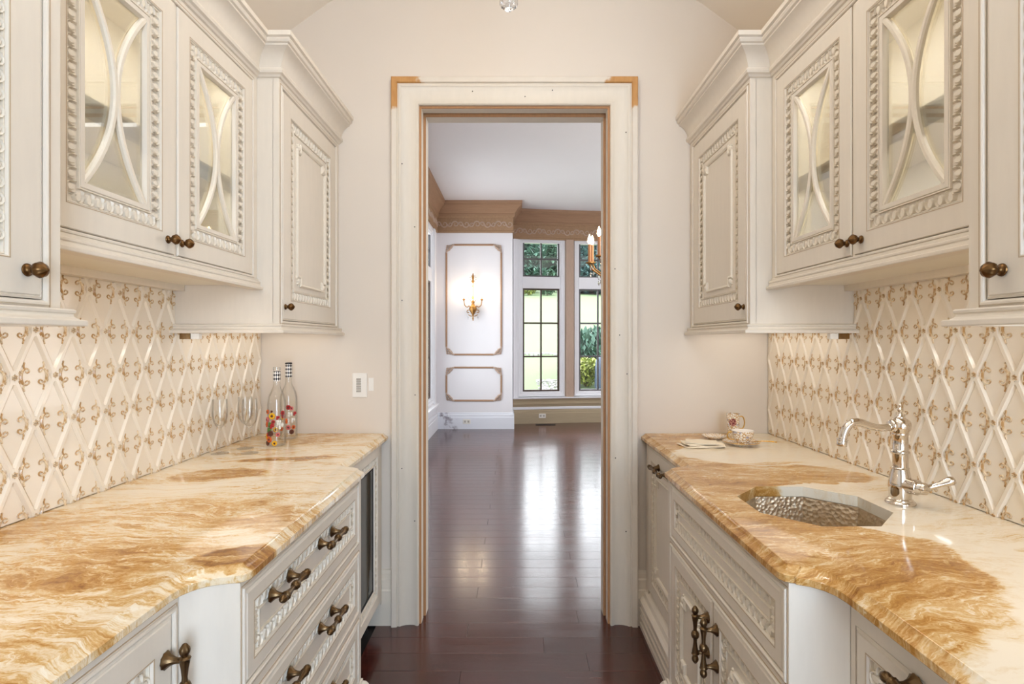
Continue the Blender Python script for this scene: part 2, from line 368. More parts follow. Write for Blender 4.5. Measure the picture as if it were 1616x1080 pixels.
        if not closed: fs.append(tuple(range(np_))); fs.append(tuple((n-1)*np_+k for k in range(np_))[::-1])
        self.add(vs, fs, m); return self
    def rings(self, P, a0, a1, z0, z1, prof, cap=True, close=False, m=0):
        """concentric rectangles on a door plane: prof of (inset, depth)"""
        vs = []; fs = []; n = len(prof)
        for (i, d) in prof: vs += [P(a0+i, z0+i, d), P(a1-i, z0+i, d), P(a1-i, z1-i, d), P(a0+i, z1-i, d)]
        for j in range(n-1 if not close else n):
            j2 = (j+1) % n
            for k in range(4):
                k2 = (k+1) % 4; fs.append((j*4+k, j*4+k2, j2*4+k2, j2*4+k))
        if cap: fs.append((3, 2, 1, 0)); fs.append(tuple((n-1)*4+k for k in range(4)))
        self.add(vs, fs, m); return self

def wloc(o):
    return ORG.get(o.name, (0, 0, 0))
def tag(o, label=None, cat=None, group=None, kind=None):
    if label: o['label'] = label
    if cat: o['category'] = cat
    if group: o['group'] = group
    if kind: o['kind'] = kind
    return o
def thing(name, label, cat, loc=(0, 0, 0), group=None, kind=None):
    o = bpy.data.objects.new(name, None); C.objects.link(o); o.location = loc; ORG[o.name] = tuple(loc); o.empty_display_size = 0.05
    return tag(o, label, cat, group, kind)
def mesh_of(name, mb, mats, org=(0, 0, 0), smooth=False, recalc=True):
    me = bpy.data.meshes.new(name)
    me.from_pydata([(p[0]-org[0], p[1]-org[1], p[2]-org[2]) for p in mb.v], [], mb.f)
    for x in (mats if isinstance(mats, (list, tuple)) else [mats]): me.materials.append(M[x])
    if isinstance(mats, (list, tuple)) and len(mats) > 1: me.polygons.foreach_set('material_index', mb.m)
    if recalc:
        b = bmesh.new(); b.from_mesh(me); bmesh.ops.recalc_face_normals(b, faces=b.faces[:]); b.to_mesh(me); b.free()
    if smooth:
        me.polygons.foreach_set('use_smooth', [True]*len(me.polygons))
        try: me.set_sharp_from_angle(angle=radians(smooth if smooth > 1 else 40))
        except Exception: pass
    return me
def part(name, mb, mats, parent=None, smooth=False, bevel=0, kind=None, label=None, recalc=True, loc=None):
    org = wloc(parent) if parent else (loc or (0, 0, 0))
    o = bpy.data.objects.new(name, mesh_of(name, mb, mats, org, smooth, recalc)); C.objects.link(o)
    if parent: o.parent = parent
    elif loc: o.location = loc
    ORG[o.name] = org
    if bevel:
        b = o.modifiers.new('edge', 'BEVEL'); b.width = bevel; b.segments = 2; b.limit_method = 'ANGLE'; b.angle_limit = radians(40)
    if kind: o['kind'] = kind
    if label: o['label'] = label
    return o
def inst(name, mesh, parent, loc=(0, 0, 0), rot=(0, 0, 0), scale=(1, 1, 1)):
    """a copy sharing mesh data; loc in room coordinates"""
    o = bpy.data.objects.new(name, mesh); C.objects.link(o); o.parent = parent
    w = wloc(parent); o.location = (loc[0]-w[0], loc[1]-w[1], loc[2]-w[2]); o.rotation_euler = rot; o.scale = scale
    ORG[o.name] = tuple(loc); return o
def structure(o): o['kind'] = 'structure'; return o
xy = lambda p, h: (p[0], p[1], h)

# ------------------------------------------------------------------ setting: pantry shell
W = 1.222; D = 2.614
floor = structure(thing('floor', None, None, (0, 0, 0)))
sub = part('subfloor', MB().box(-1.25, 4.0, -1.75, 9.3, -0.06, -0.014), 'dark_metal', floor)
pw = 0.127
plank_mesh = {}
def plank(x0, x1, y0, y1):
    key = (round(x1-x0, 3), round(y1-y0, 3))
    if key not in plank_mesh:
        plank_mesh[key] = mesh_of('plank', MB().box(-key[0]/2, key[0]/2, -key[1]/2, key[1]/2, -0.014, 0.0, 0, 0.0007), 'floor_wood')
    inst('plank', plank_mesh[key], floor, ((x0+x1)/2, (y0+y1)/2, 0))
y = -0.30; row = 0
while y < 9.25:
    g = 0.0003
    if y + pw < D + 0.15:
        cuts = [-0.66, [0.13, -0.22, 0.31][row % 3], 0.66]
    else:
        xs = [[-1.2, 0.75, 2.3, 3.9], [-1.2, -0.2, 1.5, 3.9], [-1.2, 0.35, 2.0, 3.9]][row % 3]; cuts = xs
    for a, b in zip(cuts, cuts[1:]): plank(a+g, b-g, y+g, y+pw-g)
    y += pw; row += 1
structure(part('wall_left', MB().box(-W-0.12, -W, -1.7, D+0.02, 0, 3.0), 'wall_paint'))
structure(part('wall_right', MB().box(W, W+0.12, -1.7, D+0.02, 0, 3.0), 'wall_paint'))
far = MB().box(-1.34, -0.466, D, D+0.15, 0, 3.7).box(0.466, 1.34, D, D+0.15, 0, 3.7).box(-0.466, 0.466, D, D+0.15, 2.50, 3.7)
structure(part('wall_far', far, 'wall_paint'))
rear = MB().box(-1.34, 0.10, -1.82, -1.7, 0, 3.7).box(1.14, 1.34, -1.82, -1.7, 0, 3.7).box(0.10, 1.14, -1.82, -1.7, 0, 0.35).box(0.10, 1.14, -1.82, -1.7, 2.35, 3.7)
structure(part('wall_rear', rear, 'wall_paint'))
structure(part('floor_rear', MB().box(-1.25, 1.25, -1.75, -0.3, -0.012, 0), 'floor_wood'))
# vaulted ceiling: faceted groin rising from the walls
vp = [(-W-0.05, 2.72), (-1.10, 2.83), (-0.90, 2.975), (-0.66, 3.11), (-0.38, 3.21), (-0.13, 3.26), (0.13, 3.26), (0.38, 3.21), (0.66, 3.11), (0.90, 2.975), (1.10, 2.83), (W+0.05, 2.72)]
vb = MB(); vb.prism(vp+[(W+0.05, 3.7), (-W-0.05, 3.7)], -1.75, D+0.01, lambda p, a: (p[0], a, p[1]))
structure(part('ceiling', vb, 'vault_paint', smooth=35))
# baseboards beside the doorway
bprof = [(0, 0), (0.020, 0), (0.020, 0.165), (0.016, 0.172), (0.016, 0.215), (0.011, 0.222), (0.011, 0.245), (0.006, 0.262), (0, 0.262)]
for s, nm in ((-1, 'left'), (1, 'right')):
    b = MB(); x0, x1 = sorted((s*0.585, s*0.70)); b.sweep2d([(x1, D), (x0, D)], [(o, h) for o, h in bprof], lambda p, h: (p[0], p[1], h))
    # path runs -x so its left side faces the camera (-y)
    structure(part('baseboard_'+nm, b, 'casing_paint'))

# doorway
door = structure(thing('door_1', None, None, (0, 0, 0)))
U = [(-0.457, 0.0), (-0.457, 2.483), (0.457, 2.483), (0.457, 0.0)]
cp = [(0, 0), (0, 0.016), (0.005, 0.021), (0.012, 0.019), (0.022, 0.012), (0.040, 0.010), (0.062, 0.013), (0.080, 0.020), (0.086, 0.026), (0.092, 0.027), (0.096, 0.024), (0.100, 0.024), (0.100, 0)]
put = lambda p, h: (p[0], D-h, p[1])
part('casing', MB().sweep2d(U, cp, put), 'casing_paint', door, smooth=30)
part('backband', MB().sweep2d(U, [(0.100, 0), (0.100, 0.029), (0.103, 0.034), (0.124, 0.036), (0.128, 0.033), (0.128, 0)], put), 'band_paint', door, smooth=30)
def U2(h): return [(-h, 0.0), (-h, 2.483-(0.457-h)), (h, 2.483-(0.457-h)), (h, 0.0)]
putY = lambda p, h: (p[0], h, p[1])
part('jamb', MB().sweep2d(U2(0.447), [(0, D+0.006), (0.05, D+0.006), (0.05, D+0.056), (0, D+0.056)], putY), 'casing_paint', door)
part('jamb_edge', MB().sweep2d(U2(0.4475), [(0, D), (0.02, D), (0.02, D+0.006), (0, D+0.006)], putY), 'raw_wood', door, label='raw orange wood edge of the jamb')
part('rear_jamb', MB().sweep2d(U2(0.438), [(0, D+0.082), (0.05, D+0.082), (0.05, D+0.15), (0, D+0.15)], putY), 'casing_paint', door)
part('rear_jamb_edge', MB().sweep2d(U2(0.4385), [(0, D+0.076), (0.03, D+0.076), (0.03, D+0.082), (0, D+0.082)], putY), 'raw_wood', door, label='raw orange wood edge of the rear jamb')
part('rear_casing', MB().sweep2d(U2(0.446), [(0.0, D+0.15), (0.12, D+0.15), (0.12, D+0.17), (0, D+0.17)], putY), 'dining_trim', door)
nm_ = MB()
for (px, pz) in [(-0.535, 2.2), (-0.475, 1.9), (-0.535, 1.55), (-0.473, 1.1), (-0.536, 0.75), (-0.475, 0.5), (0.53, 2.35), (0.478, 1.7), (0.535, 1.2), (0.48, 0.8), (0.53, 0.45), (-0.2, 2.545), (0.18, 2.55), (0.05, 2.52), (0.50, 1.385)]:
    nm_.lathe([(0.003, 0), (0.0025, 0.002)], (px, D-0.022, pz), (0, -1, 0), 6)
part('nail_hole', nm_, 'dark_metal', door, kind='stuff', label='small dark nail holes in the casing')

# ------------------------------------------------------------------ cabinet building blocks (absolute x grows away from the aisle's axis)
def side(s): return lambda p: (s*p[0], p[1], p[2])
def plane(xf): return lambda a, z, d: (xf-d, a, z)
def egg_strip(mb, P, a0, a1, z0, z1, w, base, h, pitch=0.0285):
    segs = [((a0, z0), (a1, z0), (0, 1)), ((a1, z0), (a1, z1), (-1, 0)), ((a1, z1), (a0, z1), (0, -1)), ((a0, z1), (a0, z0), (1, 0))]
    for (p, q, nrm) in segs:
        L = abs(q[0]-p[0])+abs(q[1]-p[1])-w; n = max(2, round(L/pitch)); st = L/n
        t = ((q[0]-p[0])/(L+w), (q[1]-p[1])/(L+w))
        for i in range(n):
            c0 = w/2+(i+0.5)*st; cx = p[0]+t[0]*c0+nrm[0]*w*0.46; cz = p[1]+t[1]*c0+nrm[1]*w*0.46
            def pt(u, v, d): return P(cx+t[0]*u+nrm[0]*v, cz+t[1]*u+nrm[1]*v, base+d)
            vs = []; fs = []
            for (k, hh) in ((1.0, 0), (0.74, h*0.62)):
                for j in range(8):
                    th = 2*pi*j/8; taper = 1-0.32*sin(th)
                    vs.append(pt(cos(th)*st*0.29*k*taper, -w*0.06+sin(th)*w*0.40*k, hh))
            vs.append(pt(0, -w*0.08, h*0.75))
            for j in range(8):
                j2 = (j+1) % 8; fs += [(j, j2, 8+j2, 8+j), (8+j, 8+j2, 16)]
            mb.add(vs, fs)
            vs = []; fs = []
            for j in range(8):
                th = radians(-195+j*210/7)
                for (k, hh) in ((0.82, 0), (0.98, h*0.9), (1.12, 0)): vs.append(pt(cos(th)*st*0.43*k*(1-0.15*sin(th)), sin(th)*w*0.47*k, hh))
            for j in range(7):
                for q_ in range(2): fs.append((j*3+q_, j*3+q_+1, j*3+4+q_, j*3+3+q_))
            mb.add(vs, fs)
            mb.add([pt(st*0.5-0.004, w*0.46, 0), pt(st*0.5+0.004, w*0.46, 0), pt(st*0.5+0.001, -w*0.42, 0), pt(st*0.5-0.001, -w*0.42, 0), pt(st*0.5, w*0.30, h*0.75)], [(0, 1, 4), (1, 2, 4), (2, 3, 4), (3, 0, 4)])
    for (i, k) in ((-0.0015, 0), (w-0.003, 1)):
        mb.rings(P, a0+i, a1-i, z0+i, z1-i, [(0, base), (0.0005, base+h*0.7), (0.003, base+h*0.7), (0.0035, base)], cap=False)
def knob_mb(T, x, y, z, k=1.0):
    b = MB(T); f = k
    q = 0.82*f
    b.lathe([(r*f, h*q) for r, h in [(0.0105, 0), (0.0115, 0.0015), (0.0105, 0.004), (0.0085, 0.005), (0.006, 0.008), (0.0055, 0.012), (0.0075, 0.014), (0.0078, 0.016)]], (x, y, z), (-1, 0, 0), 20)
    b.lathe([(r*f*0.96, h*q) for r, h in [(0.007, 0.016), (0.0125, 0.021), (0.0145, 0.027), (0.0135, 0.033), (0.009, 0.0395), (0.0045, 0.0425), (0.003, 0.0445)]], (x, y, z), (-1, 0, 0), 32, 8, 0.055)
    return b
BAR = [(0.0006, -0.080), (0.0035, -0.0785), (0.0085, -0.071), (0.0092, -0.066), (0.0075, -0.060), (0.0050, -0.057), (0.0085, -0.055), (0.0105, -0.0525), (0.0085, -0.050), (0.0085, -0.046), (0.0062, -0.034), (0.0046, -0.018), (0.0052, -0.011), (0.0085, -0.0085), (0.0105, -0.003),
       (0.0105, 0.003), (0.0085, 0.0085), (0.0052, 0.011), (0.0046, 0.018), (0.0062, 0.034), (0.0085, 0.046), (0.0085, 0.050), (0.0105, 0.0525), (0.0085, 0.055), (0.0050, 0.057), (0.0075, 0.060), (0.0092, 0.066), (0.0085, 0.071), (0.0035, 0.0785), (0.0006, 0.080)]
def pull_mb(T, x, y, z, vertical=False, k=1.0, out=0.035):
    b = MB(T); ax = (0, 0, 1) if vertical else (0, 1, 0)
    b.lathe([(r, h*k) for r, h in BAR], (x-out, y, z), ax, 24, 12, 0.04)
    for e in (-0.0485*k, 0.0485*k):
        o = (x, y, z+e) if vertical else (x, y+e, z)
        b.lathe([(0.0155, 0), (0.016, 0.002), (0.0135, 0.0045), (0.009, 0.010), (0.006, 0.017), (0.005, 0.024), (0.006, out)], o, (-1, 0, 0), 20, 10, 0.05)
    return b
def sub_door(s, parent, name, xface, a0, a1, z0, z1, style, stile=0.06, ew=0.034, kn=None, kscale=1.0, pulls=(), seed=0):
    xf = xface+0.0165; T = side(s); P = plane(xf); b = MB(T); e0 = stile+0.003
    if style == 'glass':
        prof = [(0, 0), (0, 0.016), (0.002, 0.019), (stile, 0.019), (e0, 0.010), (e0+ew, 0.010), (e0+ew+0.003, 0.015), (e0+ew+0.014, 0.015), (e0+ew+0.017, 0.004), (e0+ew+0.017, 0)]
        b.rings(P, a0, a1, z0, z1, prof, cap=False, close=True)
    else:
        prof = [(0, 0), (0, 0.015), (0.004, 0.018), (0.0055, 0.0165), (0.0075, 0.019), (stile, 0.019), (e0, 0.009), (e0+ew, 0.009), (e0+ew+0.004, 0.0115)]
        b.rings(P, a0, a1, z0, z1, prof)
    d = part(name, b, 'cabinet_paint', parent)
    # dark glaze line scribed around the sunk moulding
    g = MB(T); g.rings(P, a0, a1, z0, z1, [(stile-0.0035, 0.0188), (stile-0.0035, 0.0196), (stile-0.0018, 0.0196), (stile-0.0018, 0.0188)], cap=False, close=True)
    part('glaze_line', g, 'glaze_line', d, label='thin brown glaze line around the moulding')
    e = MB(T); egg_strip(e, P, a0+e0, a1-e0, z0+e0, z1-e0, ew, 0.0095 if style == 'glass' else 0.0085, 0.0085)
    part('egg_moulding', e, 'cabinet_relief', d, smooth=50)
    if style == 'glass':
        i = e0+ew+0.015; ga, gb, gc, gd = a0+i, a1-i, z0+i, z1-i
        part('glass_pane', MB(T).box(xf-0.005, xf-0.002, ga-0.004, gb+0.004, gc-0.004, gd+0.004), 'cabinet_glass', d)
        f = MB(T); mid = (ga+gb)/2; zc = (gc+gd)/2; hh = (gd-gc)/2
        for sg in (1, -1):
            path = []
            for k in range(25):
                tt = -1+2*k/24; zz = zc+hh*tt; base = ga if sg > 0 else gb
                path.append((base+sg*((gb-ga)/2-0.004)*(1-tt*tt), zz))
            w2 = 0.0075
            f.sweep2d(path, [(-w2, 0.004), (-w2, 0.011), (-w2*0.5, 0.0145), (w2*0.5, 0.0145), (w2, 0.011), (w2, 0.004)], lambda p, h: P(p[0], p[1], h+(0.0007 if sg > 0 else 0)))
        part('fretwork', f, 'cabinet_relief', d, smooth=35)
    if style == 'panel':
        i = e0+ew+0.028; m_ = MB(T); x0, x1, y0, y1 = a0+i, a1-i, z0+i, z1-i; c = 0.032
        path = [(x0+c, y0), (x1-c, y0), (x1-c, y0+c), (x1, y0+c), (x1, y1-c), (x1-c, y1-c), (x1-c, y1), (x0+c, y1), (x0+c, y1-c), (x0, y1-c), (x0, y0+c), (x0+c, y0+c)]
        m_.sweep2d(path, [(-0.006, 0.011), (-0.006, 0.016), (-0.002, 0.021), (0.002, 0.019), (0.006, 0.0145), (0.006, 0.011)], lambda p, h: P(p[0], p[1], h), closed=True)
        part('panel_moulding', m_, 'cabinet_relief', d)
        for (cx, cz) in ((x0+c*0.45, y0+c*0.45), (x1-c*0.45, y0+c*0.45), (x0+c*0.45, y1-c*0.45), (x1-c*0.45, y1-c*0.45)):
            k_ = MB(T)
            k_.lathe([(0.013, 0), (0.012, 0.006), (0.007, 0.010), (0.002, 0.011)], P(cx, cz, 0.011), (-1, 0, 0), 14, 6, 0.14)
            for aa in range(5):
                th = aa*2*pi/5; k_.ball(P(cx+0.012*cos(th), cz+0.016*sin(th), 0.012), 0.0050, 6, 4)
            part('corner_scroll', k_, 'cabinet_relief', d, smooth=50)
    if kn:
        part('knob', knob_mb(T, xf-0.019, kn[0], kn[1], kscale), 'brass', d, smooth=40, label='fluted acorn knob in aged brass')
    for q in pulls:
        part('bar_pull', pull_mb(T, xf-0.019, q[0], q[1], q[2] == 'v', q[3] if len(q) > 3 else 1.0), 'bronze', d, smooth=40, label='turned bronze bar pull with ball ends')
    return d
def gap_ring(T, P, a0, a1, z0, z1, w=0.004):
    b = MB(T); b.rings(P, a0-w-0.0015, a1+w+0.0015, z0-w-0.0015, z1+w+0.0015, [(0, 0), (0, 0.0012), (0.0018, 0.0012), (0.0018, 0)], cap=False, close=True); return b
def face_frame(s, parent, xf, y0, y1, z0, z1, a0, a1, openings):
    T = side(s); b = MB(T).box(xf, xf+0.022, y0, a0-0.002, z0, z1).box(xf, xf+0.022, a1+0.002, y1, z0, z1)
    zs = [z0]+[v for o in sorted(openings) for v in (o[0]-0.002, o[1]+0.002)]+[z1]
    for k in range(0, len(zs), 2): b.box(xf, xf+0.022, a0-0.002, a1+0.002, zs[k], zs[k+1])
    return part('face_frame', b, 'cabinet_paint', parent)
def bead_frame(s, parent, xf, a0, a1, z0, z1):
    T = side(s); P = plane(xf); b = MB(T)
    b.rings(P, a0, a1, z0, z1, [(-0.011, 0), (-0.011, 0.002), (-0.0095, 0.0045), (-0.006, 0.005), (-0.0035, 0.0035), (-0.0025, 0)], cap=False, close=True)
    part('bead_frame', b, 'cabinet_paint', parent)
    part('frame_glaze_line', gap_ring(T, P, a0, a1, z0, z1, 0.014), 'glaze_line', parent)

ZB, ZT = 1.388, 2.335
CROWN = [(0, 2.298), (0.006, 2.300), (0.010, 2.306), (0.018, 2.310), (0.0205, 2.318), (0.018, 2.326), (0.011, 2.330), (0.013, 2.336), (0.018, 2.352), (0.027, 2.368), (0.040, 2.381), (0.053, 2.388), (0.053, 2.394), (0.060, 2.397), (0.064, 2.404), (0.062, 2.411), (0.070, 2.414), (0.070, 2.430), (0, 2.430)]
RAIL = [(0, ZB-0.003), (0.028, ZB-0.003), (0.029, ZB-0.001), (0.029, ZB+0.007), (0.027, ZB+0.009), (0.020, ZB+0.010), (0.015, ZB+0.014), (0.013, ZB+0.020), (0.016, ZB+0.022), (0.017, ZB+0.026), (0.014, ZB+0.029), (0, ZB+0.030)]
RAIL2 = [(0, 1.540), (0.021, 1.540), (0.022, 1.542), (0.022, 1.548), (0.020, 1.550), (0.013, 1.552), (0.011, 1.560), (0.013, 1.563), (0.013, 1.567), (0.010, 1.570), (0.004, 1.571), (0.004, 1.578), (0, 1.580)]
side_name = {-1: 'left', 1: 'right'}
other = {-1: 'over the drawers', 1: 'over the sink'}
for s in (-1, 1):
    T = side(s); P8 = plane(0.842); P9 = plane(0.92)
    wall_words = 'left wall' if s < 0 else 'right wall'
    # --- far tall cabinet
    t = thing('upper_cabinet', 'cream wall cabinet with one narrow panelled door beside the doorway, '+('above the painted bottles' if s < 0 else 'above the tea cups'), 'cabinet', (s*1.03, 2.28, ZB))
    part('carcass', MB(T).box(0.863, W-0.006, 1.948, D-0.004, ZB+0.035, 2.428).box(0.842, 0.858, 1.948, D-0.004, ZB, ZB+0.035).box(0.858, W-0.006, 1.948, 1.964, ZB, ZB+0.035), 'cabinet_paint', t)
    part('base_moulding', MB(T).sweep2d([(W-0.006, 1.948), (0.842, 1.948), (0.842, D-0.004)][::1], [(-o, h) for o, h in RAIL] if False else RAIL, xy), 'cabinet_paint', t)
    face_frame(s, t, 0.842, 1.948, D-0.004, ZB+0.035, 2.428, 1.972, 2.562, [(1.432, 2.268)])
    bead_frame(s, t, 0.842, 1.972, 2.562, 1.432, 2.268)
    sub_door(s, t, 'door', 0.842, 1.972, 2.562, 1.432, 2.268, 'panel', 0.078, 0.034, (1.995, 1.482), 0.95)
    # --- middle glass cabinet
    t = thing('glass_cabinet', 'cream cabinet with two glazed fretwork doors '+('on the wine glass side' if s < 0 else 'above the faucet'), 'cabinet', (s*1.07, 1.48, 1.54))
    y0, y1 = 1.012, 1.946
    body = MB(T).box(1.20, W-0.006, y0, y1, 1.575, 2.428).box(0.942, 1.20, y0, y0+0.018, 1.575, 2.428).box(0.942, 1.20, y1-0.018, y1, 1.575, 2.428)
    body.box(0.942, 1.20, y0+0.018, y1-0.018, 2.31, 2.428).box(0.942, 1.20, y0+0.018, y1-0.018, 1.580, 1.60)
    part('carcass', body, 'cabinet_inside', t)
    ff = MB(T).box(0.92, 0.94, y0, 1.058, 1.54, 2.428).box(0.92, 0.94, 1.912, y1, 1.54, 2.428).box(0.92, 0.94, 1.058, 1.912, 2.274, 2.428).box(0.92, 0.94, 1.058, 1.912, 1.54, 1.588)
    ff.box(0.9225, 0.94, 1.4748, 1.4852, 1.588, 2.274)
    part('face_frame', ff, 'cabinet_paint', t)
    part('light_rail', MB(T).sweep2d([(0.92, y0), (0.92, y1)], RAIL2, xy), 'cabinet_paint', t)
    part('back_cleat', MB(T).box(1.178, W-0.008, y0, y1, 1.535, 1.575), 'cabinet_paint', t)
    part('underside', MB(T).box(0.985, 1.178, y0, y1, 1.556, 1.575), 'cabinet_inside', t)
    sh = MB(T).box(0.980, 1.198, y0+0.02, y1-0.02, 1.885, 1.905).sweep2d([(0.972, y0+0.02), (0.972, y1-0.02)], [(0.001, 1.860), (0.008, 1.860), (0.010, 1.868), (0.006, 1.890), (0.012, 1.902), (0.012, 1.910), (0, 1.910)], xy)
    part('shelf', sh, 'cabinet_paint', t)
    pins = MB(T)
    for yy in (y1-0.0185, y0+0.0185):
        for xx in (0.985, 1.15):
            for k in range(14): pins.lathe([(0.0028, 0), (0.0028, 0.0012)], (xx, yy, 1.66+k*0.045), (0, -1 if yy > 1.5 else 1, 0), 6)
    part('shelf_pin_hole', pins, 'dark_metal', t, kind='stuff', label='rows of small dark shelf pin holes')
    bead_frame(s, t, 0.92, 1.062, 1.908, 1.590, 2.270)
    sub_door(s, t, 'door', 0.92, 1.062, 1.473, 1.590, 2.270, 'glass', 0.056, 0.034, (1.442, 1.626), 0.95)
    sub_door(s, t, 'door', 0.92, 1.487, 1.908, 1.590, 2.270, 'glass', 0.056, 0.034, (1.502, 1.626), 0.95)
    # --- near tall cabinet
    t = thing('upper_cabinet', 'cream wall cabinet cut off by the frame at the photo\'s '+('left' if s < 0 else 'right')+' edge, one brass knob', 'cabinet', (s*1.03, 0.70, ZB))
    part('carcass', MB(T).box(0.863, W-0.006, 0.42, 1.010, ZB+0.035, 2.428).box(0.842, 0.858, 0.42, 1.010, ZB, ZB+0.035).box(0.858, W-0.006, 0.994, 1.010, ZB, ZB+0.035), 'cabinet_paint', t)
    part('base_moulding', MB(T).sweep2d([(0.842, 0.42), (0.842, 1.010), (W-0.006, 1.010)], RAIL, xy), 'cabinet_paint', t)
    face_frame(s, t, 0.842, 0.42, 1.010, ZB+0.035, 2.428, 0.44, 0.972, [(1.432, 2.268)])
    bead_frame(s, t, 0.842, 0.44, 0.972, 1.432, 2.268)
    sub_door(s, t, 'door', 0.842, 0.44, 0.972, 1.432, 2.268, 'panel', 0.068, 0.034, (0.938, 1.480), 1.0)
    # --- crown running over the three cabinets
    cr = MB(T).sweep2d([(0.842, 0.42), (0.842, 1.010), (0.92, 1.010), (0.92, 1.948), (0.842, 1.948), (0.842, D-0.002)], CROWN, xy)
    cr_o = part('crown_moulding', cr, 'cabinet_paint', None, smooth=25)
    tag(cr_o, 'cream stepped crown moulding along the top of the '+wall_words+' cabinets', 'moulding')

# ------------------------------------------------------------------ backsplash tiles
def clip(poly, y0, y1, z0, z1):
    def cut(pl, f, inter):
        out = []
        for i in range(len(pl)):
            a, b = pl[i-1], pl[i]
            if f(b):
                if not f(a): out.append(inter(a, b))
                out.append(b)
            elif f(a): out.append(inter(a, b))
        return out
    def ix(c, k):
        def g(a, b):
            t_ = (c-a[k])/(b[k]-a[k]); return (a[0]+t_*(b[0]-a[0]), a[1]+t_*(b[1]-a[1]))
        return g
    for f, g in ((lambda p: p[0] >= y0, ix(y0, 0)), (lambda p: p[0] <= y1, ix(y1, 0)), (lambda p: p[1] >= z0, ix(z0, 1)), (lambda p: p[1] <= z1, ix(z1, 1))):
        if len(poly) < 3: return []
        poly = cut(poly, f, g)
    return poly
PY, PZ = 0.117, 0.236
TY0, TY1, TZ0, TZ1 = 0.44, D-0.004, 0.916, 1.536
def scroll_pts(sg):
    """C shaped acanthus scroll in (y, z), opening away from the node"""
    out = []
    main = [(0.026+0.012*(1-cos(th))*0.9, 0.022*sin(th)) for th in [radians(-150+300*k/16) for k in range(17)]]
    main = []
    for k in range(19):
        th = radians(215-250*k/18) if False else radians(125+110*0+ (k/18)*(235-125)*1)
        main.append((0.0365+0.0150*cos(th), 0.0235*sin(th)))
    c1 = [(0.0365+0.0150*cos(radians(a)), 0.0235*sin(radians(a))) for a in range(70, 291, 20)]
    up = [(c1[0][0]+0.0055*cos(radians(a))-0.002, c1[0][1]-0.0055+0.0055*sin(radians(a))) for a in range(90, -181, -45)]
    dn = [(p[0], -p[1]) for p in up]
    tip = [(0.031, 0.024), (0.029, 0.031), (0.031, 0.038)]
    tip2 = [(p[0], -p[1]) for p in tip]
    leaf = [(0.0225, 0.008), (0.018, 0.012), (0.019, 0.018)]; leaf2 = [(p[0], -p[1]) for p in leaf]
    return [[(sg*p[0], p[1]) for p in L] for L in (c1, up, dn, tip, tip2, leaf, leaf2)]
def ornament_mesh(s):
    b = MB()
    X = lambda p, d: (-s*d, p[0], p[1]*0.87)
    for sg in (1, -1):
        for i, L in enumerate(scroll_pts(sg)):
            r0 = [0.0030, 0.0023, 0.0023, 0.0024, 0.0024, 0.0020, 0.0020][i]
            n = len(L); rs = [r0*(0.45+0.55*sin(pi*(k+0.6)/(n+0.2))) if i else r0*(0.7+0.5*sin(pi*k/(n-1))) for k in range(n)]
            b.tube([X(p, 0.003) for p in L], rs, 5)
        b.ball(X((sg*0.031, 0.0395), 0.003), 0.0024, 6, 4); b.ball(X((sg*0.031, -0.0395), 0.003), 0.0024, 6, 4)
    for k in range(6):
        th = k*pi/3+pi/6; b.ball(X((0.0052*cos(th), 0.0062*sin(th)), 0.0085), 0.0025, 6, 4)
    b.ball(X((0, 0), 0.0090), 0.0024, 6, 4)
    return mesh_of('scroll_ornament', b, 'scroll_glaze', smooth=60)
